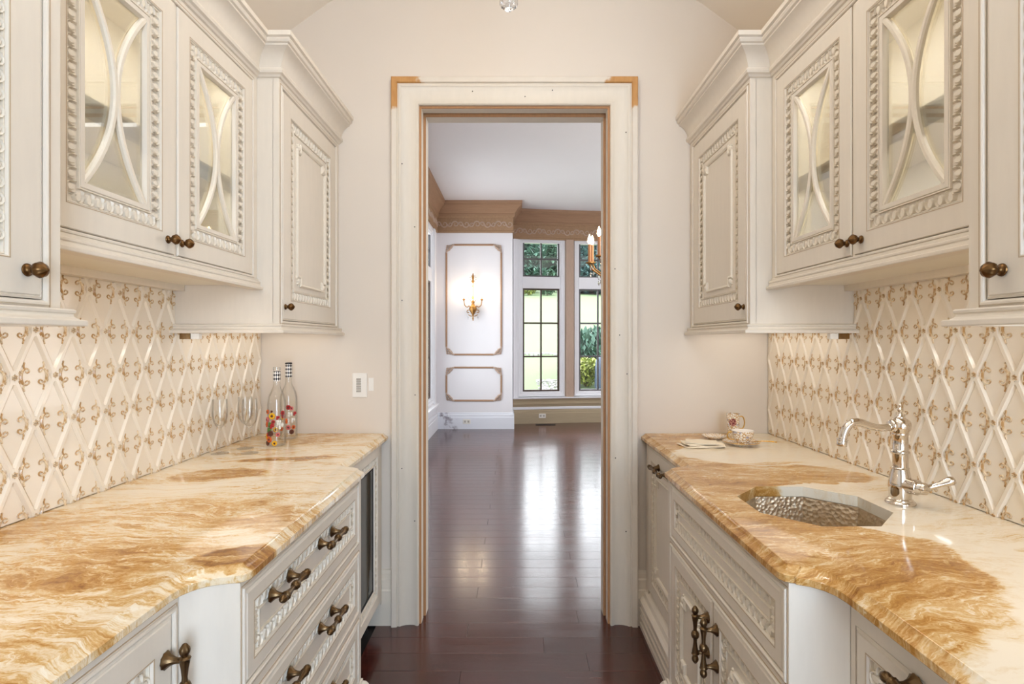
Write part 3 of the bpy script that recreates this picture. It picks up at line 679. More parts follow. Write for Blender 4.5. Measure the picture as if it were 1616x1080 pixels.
for s in (-1, 1):
    T = side(s); XB = 1.218
    t = thing('tile_backsplash', 'glossy cream backsplash of raised diamond lattice tiles with gilt scrolls '+('behind the wine glasses' if s < 0 else 'behind the faucet'), 'backsplash', (s*XB, 1.7, TZ0))
    part('backing', MB(T).box(XB-0.001, W, TY0, TY1, TZ0, TZ1), 'grout', t)
    om = ornament_mesh(s)
    cells = []
    for k in range(-9, 12):
        for j in range(-3, 5):
            cells.append((1.318+PY*k, 1.268+PZ*j, 0)); cells.append((1.318+PY*(k+0.5), 1.268+PZ*(j+0.5), 1))
    def hidden(yy, zz): return zz > 1.42 and (yy > 2.03 or yy < 0.95)
    for (cy, cz, _k) in cells:
        # diamond with its left and right corners at lattice nodes
        hy, hz = PY/2, PZ/2; shrink = 0.9
        dy, dz = cy, cz+0.0
        dia = [(dy+hy, dz), (dy+2*hy*0.5, dz), ]
    # nodes at (cy, cz); diamonds are centred halfway between horizontal neighbours
    for (cy, cz, _k) in cells:
        dy = cy+PY/2; q = 0.82
        poly = clip([(dy-PY/2*q, cz), (dy, cz-PZ/2*q), (dy+PY/2*q, cz), (dy, cz+PZ/2*q)], TY0, TY1, TZ0, TZ1)
        if len(poly) >= 3 and not hidden(dy, min(p[1] for p in poly)):
            c_ = (sum(p[0] for p in poly)/len(poly), sum(p[1] for p in poly)/len(poly)); inn = [(c_[0]+(p[0]-c_[0])*0.965, c_[1]+(p[1]-c_[1])*0.965) for p in poly]
            n = len(poly); b = MB(T); b.add([(XB, p[0], p[1]) for p in poly]+[(XB-0.0022, p[0], p[1]) for p in poly]+[(XB-0.0034, p[0], p[1]) for p in inn],
                [tuple(range(n))[::-1], tuple(range(2*n, 3*n))]+[(i, (i+1) % n, n+(i+1) % n, n+i) for i in range(n)]+[(n+i, n+(i+1) % n, 2*n+(i+1) % n, 2*n+i) for i in range(n)])
            part('tile', b, 'tile_glaze', t)
        for sg in (1, -1):
            a = (cy, cz); e = (cy+sg*PY/2, cz+PZ/2); L = sqrt((e[0]-a[0])**2+(e[1]-a[1])**2); tx, tz = (e[0]-a[0])/L, (e[1]-a[1])/L; nx, nz = -tz, tx
            def strip(w, off=0): return [(a[0]+nx*w, a[1]+nz*w), (a[0]-nx*w, a[1]-nz*w), (e[0]-nx*w, e[1]-nz*w), (e[0]+nx*w, e[1]+nz*w)]
            if hidden((a[0]+e[0])/2, min(a[1], e[1])+0.03): continue
            lo = max(0.0, (TZ0-a[1])/(e[1]-a[1])); hi = min(1.0, (TZ1-a[1])/(e[1]-a[1]))
            lo = max(lo, 0); ty = e[0]-a[0]
            if hi-lo < 0.05: continue
            pa = (a[0]+ty*lo, a[1]+(e[1]-a[1])*lo); pe = (a[0]+ty*hi, a[1]+(e[1]-a[1])*hi)
            if min(pa[0], pe[0]) < TY0 or max(pa[0], pe[0]) > TY1: continue
            b = MB(T); vs = []
            for p in (pa, pe):
                for (w, d) in ((-0.0100, 0), (-0.0100, 0.0022), (-0.0044, 0.0088), (0.0044, 0.0088), (0.0100, 0.0022), (0.0100, 0)): vs.append((XB-d, p[0]+nx*w, p[1]+nz*w*1.0))
            b.add(vs, [(i, (i+1) % 6, 6+(i+1) % 6, 6+i) for i in range(6)]+[(0, 1, 2, 3, 4, 5), (11, 10, 9, 8, 7, 6)])
            part('lattice_bar', b, 'tile_glaze', t)
        if TY0+0.03 < cy < TY1-0.02 and TZ0-0.03 < cz < TZ1 and not hidden(cy, cz-0.06):
            bx = clip([(cy-0.011, cz-0.017), (cy+0.011, cz-0.017), (cy+0.011, cz+0.017), (cy-0.011, cz+0.017)], TY0, TY1, TZ0, TZ1)
            if len(bx) >= 3: part('node_block', MB(T).prism(bx, XB-0.0085, XB, lambda p, a: (a, p[0], p[1])), 'tile_glaze', t)
            inst('scroll_ornament', om, t, (s*(XB-0.001), cy, cz))

# ------------------------------------------------------------------ base cabinets
BT = 0.884
def block_outline(y0=1.045, xf=0.545):
    """front outline of the projecting unit with its concave near corner"""
    return [(0.632, y0-0.018), (0.620, y0-0.008), (0.60, y0+0.006), (0.575, y0+0.018), (xf, y0+0.022)]
PLINTH = [(0, 0.0), (0.034, 0.0), (0.034, 0.125), (0.030, 0.132), (0.022, 0.138), (0.022, 0.146), (0.014, 0.160), (0.006, 0.166), (0.006, 0.174), (0, 0.176)]
for s in (-1, 1):
    T = side(s); yN, yF, xf = 1.045, 1.905, 0.537
    ol = block_outline(yN, xf)
    if s < 0:
        t = thing('drawer_cabinet', 'pale cream base cabinet with three wide drawers, on the wall side with painted bottles', 'cabinet', (s*0.85, 1.48, 0))
    else:
        t = thing('sink_cabinet', 'cream base cabinet with a false drawer front and two doors under the sink', 'cabinet', (s*0.85, 1.48, 0))
    face = MB(T).prism(ol+[(xf, yN+0.030), (xf+0.022, yN+0.032), (xf+0.022, yF), (0.575, yF), (0.575, yN+0.040), (0.585, yN+0.033), (0.61, yN+0.018), (0.635, yN+0.006), (0.65, yN-0.018)], 0.10, BT-0.001, xy)
    part('carcass', face, 'cabinet_paint', t, smooth=30)
    part('side_panel', MB(T).box(0.576, W-0.03, yF-0.018, yF, 0.10, BT-0.001).box(0.66, W-0.03, yN-0.03, yN-0.012, 0.10, BT-0.001), 'cabinet_paint', t)
    part('plinth_moulding', MB(T).sweep2d(ol+[(xf, yF), (0.62, yF)], PLINTH, xy), 'cabinet_paint', t)
    Pb = plane(xf)
    if s < 0:
        face_frame(s, t, xf, yN+0.0302, yF, 0.10, BT-0.001, 1.085, 1.862, [(0.672, 0.858), (0.432, 0.622), (0.190, 0.388)])
        for (z0, z1, hz) in ((0.672, 0.858, 0.800), (0.432, 0.622, 0.568), (0.190, 0.388, 0.345)):
            bead_frame(s, t, xf, 1.085, 1.862, z0, z1)
            sub_door(s, t, 'drawer', xf, 1.085, 1.862, z0, z1, 'drawer', 0.036, 0.030, pulls=((1.245, hz, 'h'), (1.545, hz, 'h')))
    else:
        face_frame(s, t, xf, yN+0.0302, yF, 0.10, BT-0.001, 1.085, 1.862, [(0.694, 0.858), (0.190, 0.652)])
        bead_frame(s, t, xf, 1.085, 1.862, 0.694, 0.858)
        sub_door(s, t, 'drawer', xf, 1.085, 1.862, 0.694, 0.858, 'drawer', 0.036, 0.030)
        bead_frame(s, t, xf, 1.085, 1.862, 0.190, 0.652)
        sub_door(s, t, 'door', xf, 1.085, 1.469, 0.190, 0.652, 'panel', 0.048, 0.030, pulls=((1.440, 0.545, 'v'),))
        sub_door(s, t, 'door', xf, 1.478, 1.862, 0.190, 0.652, 'panel', 0.048, 0.030, pulls=((1.507, 0.545, 'v'),))
    # near base cabinet
    t = thing('base_cabinet', ('cream base cabinet at the photo\'s lower left corner, one door with an upright bronze pull' if s < 0 else 'cream base cabinet at the photo\'s lower right corner with a level bronze pull'), 'cabinet', (s*0.9, 0.6, 0))
    part('carcass', MB(T).box(0.655, W-0.03, 0.20, 1.010, 0.10, BT-0.001), 'cabinet_paint', t)
    part('plinth', MB(T).box(0.67, W-0.03, 0.20, 1.008, 0, 0.10), 'cabinet_paint', t)
    if s < 0:
        face_frame(s, t, 0.633, 0.20, 1.025, 0.10, BT-0.001, 0.56, 1.006, [(0.20, 0.852)])
        bead_frame(s, t, 0.633, 0.56, 1.006, 0.20, 0.852)
        sub_door(s, t, 'door', 0.633, 0.56, 1.006, 0.20, 0.852, 'panel', 0.055, 0.032, pulls=((0.984, 0.732, 'v'),))
    else:
        face_frame(s, t, 0.633, 0.20, 1.025, 0.10, BT-0.001, 0.38, 1.010, [(0.14, 0.565), (0.58, 0.828)])
        sub_door(s, t, 'drawer', 0.633, 0.38, 1.010, 0.58, 0.828, 'drawer', 0.034, 0.032, pulls=((0.806, 0.818, 'h'),))
        sub_door(s, t, 'door', 0.633, 0.38, 1.010, 0.14, 0.565, 'panel', 0.055, 0.032)
    # far base unit
    if s < 0:
        t = thing('wine_cooler', 'built-in wine cooler with a dark glass door in a carved cream frame', 'cooler', (s*0.9, 2.24, 0))
        y0, y1, z0, z1 = 1.930, 2.560, 0.13, 0.872
        part('carcass', MB(T).box(0.655, W-0.03, y0, y1+0.02, 0.13, BT-0.001), 'appliance_black', t)
        part('end_panel', MB(T).box(0.632, W-0.03, y1+0.004, y1+0.03, 0.11, BT-0.001), 'cabinet_paint', t)
        b = MB(T); Pw = plane(0.6515); b.rings(Pw, y0, y1, z0, z1, [(0, 0), (0, 0.018), (0.003, 0.021), (0.048, 0.021), (0.051, 0.012), (0.083, 0.012), (0.086, 0.016), (0.090, 0.004), (0.090, 0)], cap=False, close=True)
        d = part('door', b, 'cabinet_paint', t)
        e = MB(T); egg_strip(e, Pw, y0+0.051, y1-0.051, z0+0.051, z1-0.051, 0.030, 0.0115, 0.008); part('egg_moulding', e, 'cabinet_relief', d, smooth=50)
        part('glass_pane', MB(T).box(0.642, 0.646, y0+0.086, y1-0.086, z0+0.086, z1-0.086), 'smoked_glass', d)
        part('gasket', MB(T).rings(Pw, y0+0.088, y1-0.088, z0+0.088, z1-0.088, [(0, 0.002), (0, 0.011), (0.009, 0.011), (0.009, 0.002)], cap=False, close=True), 'rubber', d)
        part('foot', MB(T).lathe([(0.014, 0), (0.014, 0.01), (0.009, 0.02), (0.009, 0.13)], (0.69, 2.52, 0), (0, 0, 1), 12), 'rubber', t)
        part('foot', MB(T).lathe([(0.014, 0), (0.014, 0.01), (0.009, 0.02), (0.009, 0.13)], (0.69, 1.97, 0), (0, 0, 1), 12), 'rubber', t)
    else:
        t = thing('panelled_dishwasher', 'cream panelled dishwasher front with a level bronze pull, under the tea cups', 'dishwasher', (s*0.9, 2.24, 0))
        part('carcass', MB(T).box(0.645, W-0.03, 1.925, 2.595, 0.02, BT-0.001), 'cabinet_paint', t)
        sub_door(s, t, 'door', 0.628, 1.935, 2.555, 0.19, 0.865, 'panel', 0.060, 0.030, pulls=((2.30, 0.806, 'h', 1.3),))
        part('end_stile', MB(T).box(0.628, 0.66, 2.562, 2.595, 0.02, BT-0.001), 'cabinet_paint', t)
        gr = MB(T).sweep2d([(0.6449, 1.942), (0.6449, 2.60)], [(0, 0), (0.050, 0), (0.050, 0.020), (0.040, 0.022), (0.040, 0.036), (0.050, 0.038), (0.050, 0.055), (0.040, 0.057), (0.040, 0.071), (0.050, 0.073), (0.050, 0.090), (0.040, 0.092), (0.040, 0.106), (0.050, 0.108), (0.050, 0.128), (0.042, 0.136), (0.032, 0.142), (0.026, 0.158), (0.014, 0.168), (0, 0.176)], xy)
        part('grooved_plinth', gr, 'cabinet_paint', t)

# ------------------------------------------------------------------ countertops
OCT = [(0.806+0.186*cos(radians(22.5+45*k)), 1.480+0.192*sin(radians(22.5+45*k))) for k in range(8)]
def counter(s):
    xn = 0.622 if s < 0 else 0.598
    front = [(xn, 0.18), (xn, 0.985), (xn-0.004, 1.010), (xn-0.014, 1.030), (xn-0.030, 1.046), (xn-0.052, 1.056), (0.545, 1.062), (0.531, 1.068), (0.524, 1.080),
             (0.522, 1.10), (0.522, 1.895), (0.527, 1.906), (0.556, 1.930), (0.594, 1.944), (0.604, 1.956), (0.606, 1.975), (0.606, D-0.003)]
    edge = [(0.0, 0.8845), (0.0045, 0.8855), (0.0045, 0.892), (0.002, 0.897), (0.0, 0.901), (-0.002, 0.901)]
    # offsets grow towards the wall side (right of the path, so negative left offsets)
    prof = [(-0.010, 0.8842), (-0.0015, 0.8842), (0.0, 0.8860), (0.0, 0.8985), (-0.0025, 0.9005), (-0.006, 0.9015), (-0.012, 0.9055), (-0.018, 0.9105), (-0.020, 0.9135), (-0.022, 0.914)]
    n = len(front); rows = []
    def nrm(a, b):
        dx, dy = b[0]-a[0], b[1]-a[1]; l = sqrt(dx*dx+dy*dy); return (-dy/l, dx/l)
    bmx = bmesh.new(); grid = []
    for i in range(n):
        n1 = nrm(front[i-1], front[i]) if i > 0 else nrm(front[0], front[1]); n2 = nrm(front[i], front[i+1]) if i < n-1 else n1
        dd = 1+n1[0]*n2[0]+n1[1]*n2[1]; mx, my = (n1[0]+n2[0])/dd, (n1[1]+n2[1])/dd
        grid.append([bmx.verts.new((s*(front[i][0]+mx*o), front[i][1]+my*o, h)) for o, h in prof])
    for i in range(n-1):
        for k in range(len(prof)-1): bmx.faces.new((grid[i][k], grid[i][k+1], grid[i+1][k+1], grid[i+1][k])).smooth = True
    for lvl, z in ((len(prof)-1, 0.914), (0, 0.8842)):
        c1 = bmx.verts.new((s*(W-0.002), front[-1][1], z)); c2 = bmx.verts.new((s*(W-0.002), front[0][1], z))
        loop = [grid[i][lvl] for i in range(n)]+[c1, c2]; es = []
        for a, b in zip(loop, loop[1:]+loop[:1]):
            e = bmx.edges.get((a, b)) or bmx.edges.new((a, b)); es.append(e)
        if s > 0:
            hv = [bmx.verts.new((p[0], p[1], z)) for p in OCT]
            if lvl: top_h = hv
            else:
                for k in range(8): bmx.faces.new((hv[k], hv[(k+1) % 8], top_h[(k+1) % 8], top_h[k]))
            for k in range(8): es.append(bmx.edges.get((hv[k], hv[(k+1) % 8])) or bmx.edges.new((hv[k], hv[(k+1) % 8])))
        bmesh.ops.triangle_fill(bmx, edges=es, use_beauty=True)
    bmesh.ops.recalc_face_normals(bmx, faces=bmx.faces[:])
    nm = 'countertop'; me = bpy.data.meshes.new(nm); bmx.to_mesh(me); bmx.free(); me.materials.append(M['onyx_left' if s < 0 else 'onyx_right'])
    try: me.set_sharp_from_angle(angle=radians(24))
    except Exception: pass
    o = bpy.data.objects.new(nm, me); C.objects.link(o)
    return o
o = counter(-1); tag(o, 'golden onyx countertop carrying the wine glasses and painted bottles', 'countertop')
o = counter(1); tag(o, 'golden onyx countertop with an octagonal sink cut-out', 'countertop')

# sink
t = thing('sink', 'octagonal hammered metal sink set under the countertop', 'sink', (0.806, 1.48, 0.70))
b = MB(); prof_s = [(0.197, 0.8838), (0.192, 0.8838), (0.186, 0.8820), (0.165, 0.735), (0.150, 0.722), (0.022, 0.716), (0.022, 0.705)]
def octr(r, z, k): return (0.806+r*cos(radians(22.5+45*k)), 1.480+r*1.03*sin(radians(22.5+45*k)), z)
vs = [octr(r+0.004, z, k) for r, z in prof_s for k in range(8)]; fs = []
for j in range(len(prof_s)-1):
    for k in range(8): fs.append((j*8+k, j*8+(k+1) % 8, (j+1)*8+(k+1) % 8, (j+1)*8+k))
b.add(vs, fs); part('basin', b, 'hammered_metal', t)
part('drain', MB().lathe([(0.030, 0), (0.030, 0.003), (0.022, 0.004), (0.004, 0.002)], (0.806, 1.48, 0.7165), (0, 0, 1), 20), 'nickel', t, smooth=40)

# faucet
fx, fy = 1.052, 1.486; Z0 = 0.9143
t = thing('faucet', 'polished nickel faucet with a swan neck spout behind the sink', 'faucet', (fx, fy, Z0))
b = MB().lathe([(0.036, 0), (0.0365, 0.003), (0.0345, 0.007), (0.030, 0.009), (0.030, 0.013), (0.026, 0.016), (0.0275, 0.030), (0.0285, 0.045), (0.027, 0.062), (0.0235, 0.080), (0.0205, 0.094), (0.0205, 0.0955), (0.0215, 0.097), (0.0205, 0.099), (0.0190, 0.100), (0.0185, 0.135), (0.0195, 0.138), (0.0225, 0.140), (0.0225, 0.1435), (0.0195, 0.146), (0.0185, 0.148), (0.0185, 0.186), (0.0205, 0.189), (0.020, 0.192)], (fx, fy, Z0), (0, 0, 1), 32)
part('body', b, 'nickel', t, smooth=40)
b = MB().lathe([(0.020, 0.192), (0.0205, 0.196), (0.025, 0.204), (0.026, 0.213), (0.0245, 0.222), (0.019, 0.230), (0.012, 0.234), (0.012, 0.236), (0.007, 0.240), (0.004, 0.248), (0.006, 0.251), (0.0075, 0.255), (0.006, 0.259), (0.003, 0.262), (0.003, 0.264), (0.0045, 0.267), (0.003, 0.271), (0.0006, 0.273)], (fx, fy, Z0), (0, 0, 1), 28)
b.lathe([(0.017, 0.018), (0.0175, 0.024), (0.0155, 0.029), (0.012, 0.031)], (fx, fy, Z0+0.212), (-1, -0.04, 0), 20)
part('swivel_head', b, 'nickel', t, smooth=40)
sp = [(-0.026, 0.209), (-0.045, 0.206), (-0.066, 0.2065), (-0.086, 0.211), (-0.104, 0.218), (-0.120, 0.222), (-0.134, 0.2205), (-0.146, 0.213), (-0.154, 0.201), (-0.1585, 0.188), (-0.161, 0.176)]
b = MB().tube([(fx+p[0], fy+p[0]*0.04, Z0+p[1]) for p in sp], [0.0098, 0.0098, 0.0100, 0.0108, 0.0114, 0.0116, 0.0115, 0.0112, 0.0108, 0.0105, 0.0102], 18)
tip = (fx-0.1615, fy-0.0065, Z0+0.178)
b.lathe([(0.0105, 0), (0.0140, 0.001), (0.0145, 0.004), (0.0125, 0.006), (0.0130, 0.009), (0.0130, 0.019), (0.0115, 0.021)], tip, (-0.12, 0, -1), 22)
part('spout', b, 'nickel', t, smooth=40)
b = MB().lathe([(0.022, 0.010), (0.022, 0.024), (0.0195, 0.034), (0.0205, 0.037), (0.0205, 0.046), (0.0165, 0.050), (0.0150, 0.058), (0.0165, 0.060), (0.0150, 0.066), (0.009, 0.070), (0.002, 0.071)], (fx, fy, Z0+0.053), (0.42, -1, 0.02), 26)
part('valve', b, 'nickel', t, smooth=40)
hb = (fx+0.024, fy-0.052, Z0+0.052)
b = MB().lathe([(0.010, -0.006), (0.0125, 0.004), (0.0085, 0.012), (0.0068, 0.024), (0.0082, 0.042), (0.0112, 0.060), (0.0118, 0.067), (0.009, 0.074), (0.002, 0.0765)], hb, (0.86, -0.30, 0.42), 22)
part('lever', b, 'nickel', t, smooth=40)

# ------------------------------------------------------------------ small things on the counters
CZ = 0.9143
def glass_thing(x, y, label):
    t = thing('wine_glass', label, 'glass', (x, y, CZ), 'stemmed glasses on the onyx counter')
    out = [(0.0032, 0.0035), (0.003, 0.03), (0.0034, 0.092), (0.006, 0.100), (0.014, 0.108), (0.0225, 0.121), (0.0275, 0.140), (0.0290, 0.160), (0.0285, 0.185), (0.0265, 0.213)]
    inn = [(0.0258, 0.213), (0.0276, 0.185), (0.0281, 0.160), (0.0266, 0.140), (0.0216, 0.122), (0.013, 0.110), (0.001, 0.105)]
    part('bowl', MB().lathe(out[3:]+inn, (x, y, CZ), (0, 0, 1), 24), 'clear_glass', t, smooth=60)
    part('stem', MB().lathe([(0.0042, 0.003), (0.0030, 0.012), (0.0028, 0.045), (0.0034, 0.090), (0.006, 0.1005)], (x, y, CZ), (0, 0, 1), 12), 'clear_glass', t, smooth=60)
    part('foot', MB().lathe([(0.032, 0), (0.0325, 0.0012), (0.030, 0.002), (0.010, 0.0032), (0.0042, 0.006)], (x, y, CZ), (0, 0, 1), 24), 'clear_glass', t, smooth=60)
glass_thing(-1.160, 2.145, 'clear stemmed wine glass standing alone, farthest of the three from the bottles')
glass_thing(-1.045, 2.150, 'clear stemmed wine glass overlapping the glass behind it, nearest the bottles')
glass_thing(-1.110, 2.246, 'clear stemmed wine glass mostly hidden behind another glass')
FL = ['flower_yellow', 'flower_orange', 'flower_red', 'flower_green', 'flower_brown', 'flower_pink', 'flower_white']
def bottle(x, y, label, h, cap, fl):
    t = thing('bottle', label, 'bottle', (x, y, CZ), 'painted glass bottles')
    out = [(0.032, 0.0), (0.0365, 0.004), (0.0378, 0.012), (0.0378, 0.172), (0.0362, 0.192), (0.031, 0.213), (0.0225, 0.232), (0.0160, 0.247), (0.0140, 0.265), (0.0138, h)]
    inn = [(r-0.0022, z) for r, z in out[::-1]][:-2]+[(0.032, 0.014), (0.001, 0.022)]
    part('glass_body', MB().lathe(out+inn, (x, y, CZ), (0, 0, 1), 32), 'clear_glass', t, smooth=50)
    org = (x, y, CZ); z0, z1 = (h-0.060, h-0.018) if not cap else (h-0.062, h-0.002)
    wr = MB().lathe([(0.0142, z0), (0.0147, z0), (0.0147, z1), (0.0142, z1)], org, (0, 0, 1), 28, close=True)
    part('checkered_neck_wrap', wr, 'checker_wrap', t, smooth=40)
    if cap: part('cap', MB().lathe([(0.0152, h-0.003), (0.0155, h+0.003), (0.013, h+0.005)], org, (0, 0, 1), 24), 'black_paint', t, smooth=40)
    else: part('glass_lip', MB().lathe([(0.0140, h-0.012), (0.0160, h-0.011), (0.0160, h-0.003), (0.0140, h-0.002)], org, (0, 0, 1), 24, close=True), 'clear_glass', t, smooth=40)
    for (ang, z, r, m, kind) in fl:
        b = MB(); a = radians(ang); n = (cos(a), sin(a), 0); u = (-sin(a), cos(a), 0)
        c = (x+n[0]*0.0379, y+n[1]*0.0379, CZ+z)
        if kind == 'f':
            for k in range(8):
                th = k*pi/4; cc = (c[0]+u[0]*r*0.6*cos(th), c[1]+u[1]*r*0.6*cos(th), c[2]+r*0.6*sin(th)); b.ball(cc, r*0.36, 6, 4)
            b.ball((c[0]+n[0]*0.001, c[1]+n[1]*0.001, c[2]), r*0.4, 6, 4, m=1)
            part('painted_flower', b, [FL[m], FL[4]], t, smooth=60)
        else:
            for th in (0.6, 2.2, 3.9): b.ball((c[0]+u[0]*r*0.5*cos(th), c[1]+u[1]*r*0.5*cos(th), c[2]+r*0.5*sin(th)), r*0.45, 6, 4, 1.5)
            part('painted_leaf', b, FL[m], t, smooth=60)
fA = [(265, 0.128, 0.015, 0, 'f'), (225, 0.145, 0.010, 1, 'f'), (262, 0.146, 0.006, 4, 'l'), (222, 0.112, 0.012, 5, 'f'), (272, 0.104, 0.009, 2, 'f'), (250, 0.092, 0.010, 3, 'l'), (265, 0.086, 0.012, 2, 'l'), (300, 0.120, 0.009, 2, 'l'), (245, 0.068, 0.012, 3, 'l'), (255, 0.056, 0.014, 4, 'f'), (235, 0.050, 0.010, 2, 'l'), (245, 0.030, 0.014, 1, 'f'), (228, 0.014, 0.012, 4, 'f'), (280, 0.014, 0.012, 0, 'f'), (300, 0.050, 0.010, 5, 'f'), (318, 0.085, 0.015, 6, 'l'), (305, 0.100, 0.012, 6, 'l'), (200, 0.09, 0.012, 1, 'f'), (210, 0.04, 0.012, 0, 'f'), (330, 0.14, 0.010, 2, 'f'), (20, 0.10, 0.012, 1, 'f'), (120, 0.06, 0.012, 0, 'f'), (70, 0.12, 0.012, 2, 'f')]
bottle(-1.010, 2.315, 'clear bottle painted with yellow, orange and red flowers, open checkered neck, in front', 0.332, False, fA)
fB = [(290, 0.145, 0.012, 2, 'f'), (310, 0.140, 0.010, 5, 'f'), (300, 0.110, 0.014, 6, 'l'), (320, 0.085, 0.012, 6, 'l'), (290, 0.055, 0.012, 5, 'f'), (312, 0.035, 0.012, 4, 'f'), (325, 0.055, 0.010, 1, 'f'), (255, 0.10, 0.012, 0, 'f'), (240, 0.05, 0.012, 1, 'f'), (335, 0.115, 0.010, 2, 'l')]
bottle(-1.026, 2.475, 'clear painted bottle with a black capped checkered neck, partly behind the flowered one', 0.340, True, fB)

# cups, saucers, napkin, spoon
def lath(org, prof, seg=32, caps=(1, 1)): return MB().lathe(prof, org, (0, 0, 1), seg, caps=caps)
def handle(org, dx, dy, r0, z0, z1, out, rad):
    pts = []
    for k in range(11):
        th = radians(100-200*k/10); pts.append((org[0]+dx*(r0+out*0.45+out*0.55*cos(th)), org[1]+dy*(r0+out*0.45+out*0.55*cos(th)), org[2]+(z0+z1)/2+(z1-z0)/2*sin(th)))
    pts = [(org[0]+dx*(r0-0.002), org[1]+dy*(r0-0.002), org[2]+z1-0.002)]+pts+[(org[0]+dx*(r0-0.006), org[1]+dy*(r0-0.006), org[2]+z0)]
    return MB().tube(pts, rad, 8)
SA = (0.963, 2.315, CZ)
t = thing('saucer', 'wide gilt patterned saucer under the tea cup', 'saucer', SA)
part('plate', lath(SA, [(0.034, 0), (0.036, 0.003), (0.060, 0.009), (0.074, 0.0155), (0.0745, 0.017), (0.073, 0.0172), (0.058, 0.0115), (0.036, 0.0062), (0.002, 0.0055)], 40), 'saucer_porcelain', t, smooth=50)
part('gilt_rim', lath(SA, [(0.0742, 0.0155), (0.0752, 0.0165), (0.0742, 0.0178), (0.0735, 0.0172)], 40, (0, 0)), 'gold_rim', t, smooth=50)
CA = (0.968, 2.312, CZ+0.006)
t = thing('tea_cup', 'low wide tea cup covered in gold and blue scrollwork, on its saucer', 'cup', CA)
part('bowl', lath(CA, [(0.022, 0), (0.024, 0.003), (0.022, 0.006), (0.030, 0.014), (0.038, 0.028), (0.0425, 0.044), (0.0455, 0.056)], 36, (1, 0)), 'cup_porcelain', t, smooth=50)
part('lining', lath(CA, [(0.0455, 0.056), (0.046, 0.0575), (0.0445, 0.0572), (0.041, 0.044), (0.0365, 0.029), (0.028, 0.016), (0.001, 0.010)], 36, (0, 1)), 'plain_porcelain', t, smooth=50, label='plain white lining')
part('handle', handle(CA, -0.985, 0.17, 0.040, 0.018, 0.050, 0.022, 0.0026), 'gold_rim', t, smooth=60)
SB = (0.905, 2.465, CZ)
t = thing('saucer', 'small pale saucer half hidden behind the tea cup', 'saucer', SB)
part('plate', lath(SB, [(0.026, 0), (0.028, 0.003), (0.045, 0.008), (0.056, 0.014), (0.0565, 0.0155), (0.055, 0.0158), (0.044, 0.0105), (0.028, 0.006), (0.002, 0.0055)], 36), 'saucer_porcelain', t, smooth=50)
MU = (0.985, 2.455, CZ)
t = thing('tall_cup', 'straight tall coffee cup with a dark red medallion and gold handle', 'cup', MU)
kz = 1.5
part('bowl', lath(MU, [(0.023, 0), (0.0245, 0.003), (0.0245, 0.016), (0.0255, 0.050), (0.0268, 0.092), (0.0285, 0.116), (0.0268, 0.116), (0.0250, 0.092), (0.0235, 0.016), (0.001, 0.008)], 32), 'mug_porcelain', t, smooth=50)
part('foot', lath(MU, [(0.0245, 0), (0.0262, 0.001), (0.0262, 0.006), (0.025, 0.008)], 32), 'gold_rim', t, smooth=50)
part('handle', handle(MU, 0.99, -0.12, 0.027, 0.048, 0.104, 0.022, 0.0028), 'gold_rim', t, smooth=60)
# spoon lying behind the cup on the saucer, tip over the rim
t = thing('teaspoon', 'small gold teaspoon resting on the saucer rim, pointing away from the cup', 'spoon', (1.03, 2.30, CZ+0.018))
pts = [(1.008, 2.318, CZ+0.0125), (1.025, 2.308, CZ+0.0165), (1.045, 2.297, CZ+0.0200), (1.068, 2.284, CZ+0.0215), (1.085, 2.275, CZ+0.021)]
part('shaft', MB().tube(pts, [0.0016, 0.0016, 0.0018, 0.0024, 0.0030], 8), 'gold_metal', t, smooth=60)
part('finial', MB().ball((1.090, 2.272, CZ+0.0208), 0.0046, 10, 6, 0.7), 'gold_metal', t, smooth=60)
# folded napkin
t = thing('napkin', 'folded cream linen napkin lying in loose layers beside the saucer', 'napkin', (0.792, 2.295, CZ))
for li, (z, ox, oy, rz, w, d) in enumerate([(0.0006, -0.010, 0.0, 0.10, 0.160, 0.105), (0.0052, 0.010, -0.006, -0.16, 0.150, 0.098), (0.0100, -0.008, 0.006, 0.04, 0.146, 0.095), (0.0148, -0.004, 0.004, -0.26, 0.130, 0.086)]):
    b = MB(); nx, ny = 12, 6; vs = []; fs = []
    for lay in (0, 1):
        for j in range(ny+1):
            for i in range(nx+1):
                u, v = i/nx-0.5, j/ny-0.5; xx = u*w*(1+0.05*sin(v*5+li)); yy = v*d*(1+0.06*cos(u*4+li*2))
                zz = z+0.0032*lay+0.0016*sin(u*9+li*1.7)*sin(v*5+li)+0.0014; ca, sa = cos(rz), sin(rz)
                vs.append((0.792+ox+xx*ca-yy*sa, 2.295+oy+xx*sa+yy*ca, CZ+max(zz, 0.0002)))
    q = (nx+1)*(ny+1)
    for j in range(ny):
        for i in range(nx):
            a = j*(nx+1)+i; fs += [(a, a+nx+1, a+nx+2, a+1), (q+a, q+a+1, q+a+nx+2, q+a+nx+1)]
    for i in range(nx): fs += [(i, i+1, q+i+1, q+i), (ny*(nx+1)+i, q+ny*(nx+1)+i, q+ny*(nx+1)+i+1, ny*(nx+1)+i+1)]
    for j in range(ny):
        a = j*(nx+1); fs += [(a, q+a, q+a+nx+1, a+nx+1), (a+nx, a+nx+nx+1, q+a+nx+nx+1, q+a+nx)]
    b.add(vs, fs); part('fold', b, 'linen', t, smooth=60)

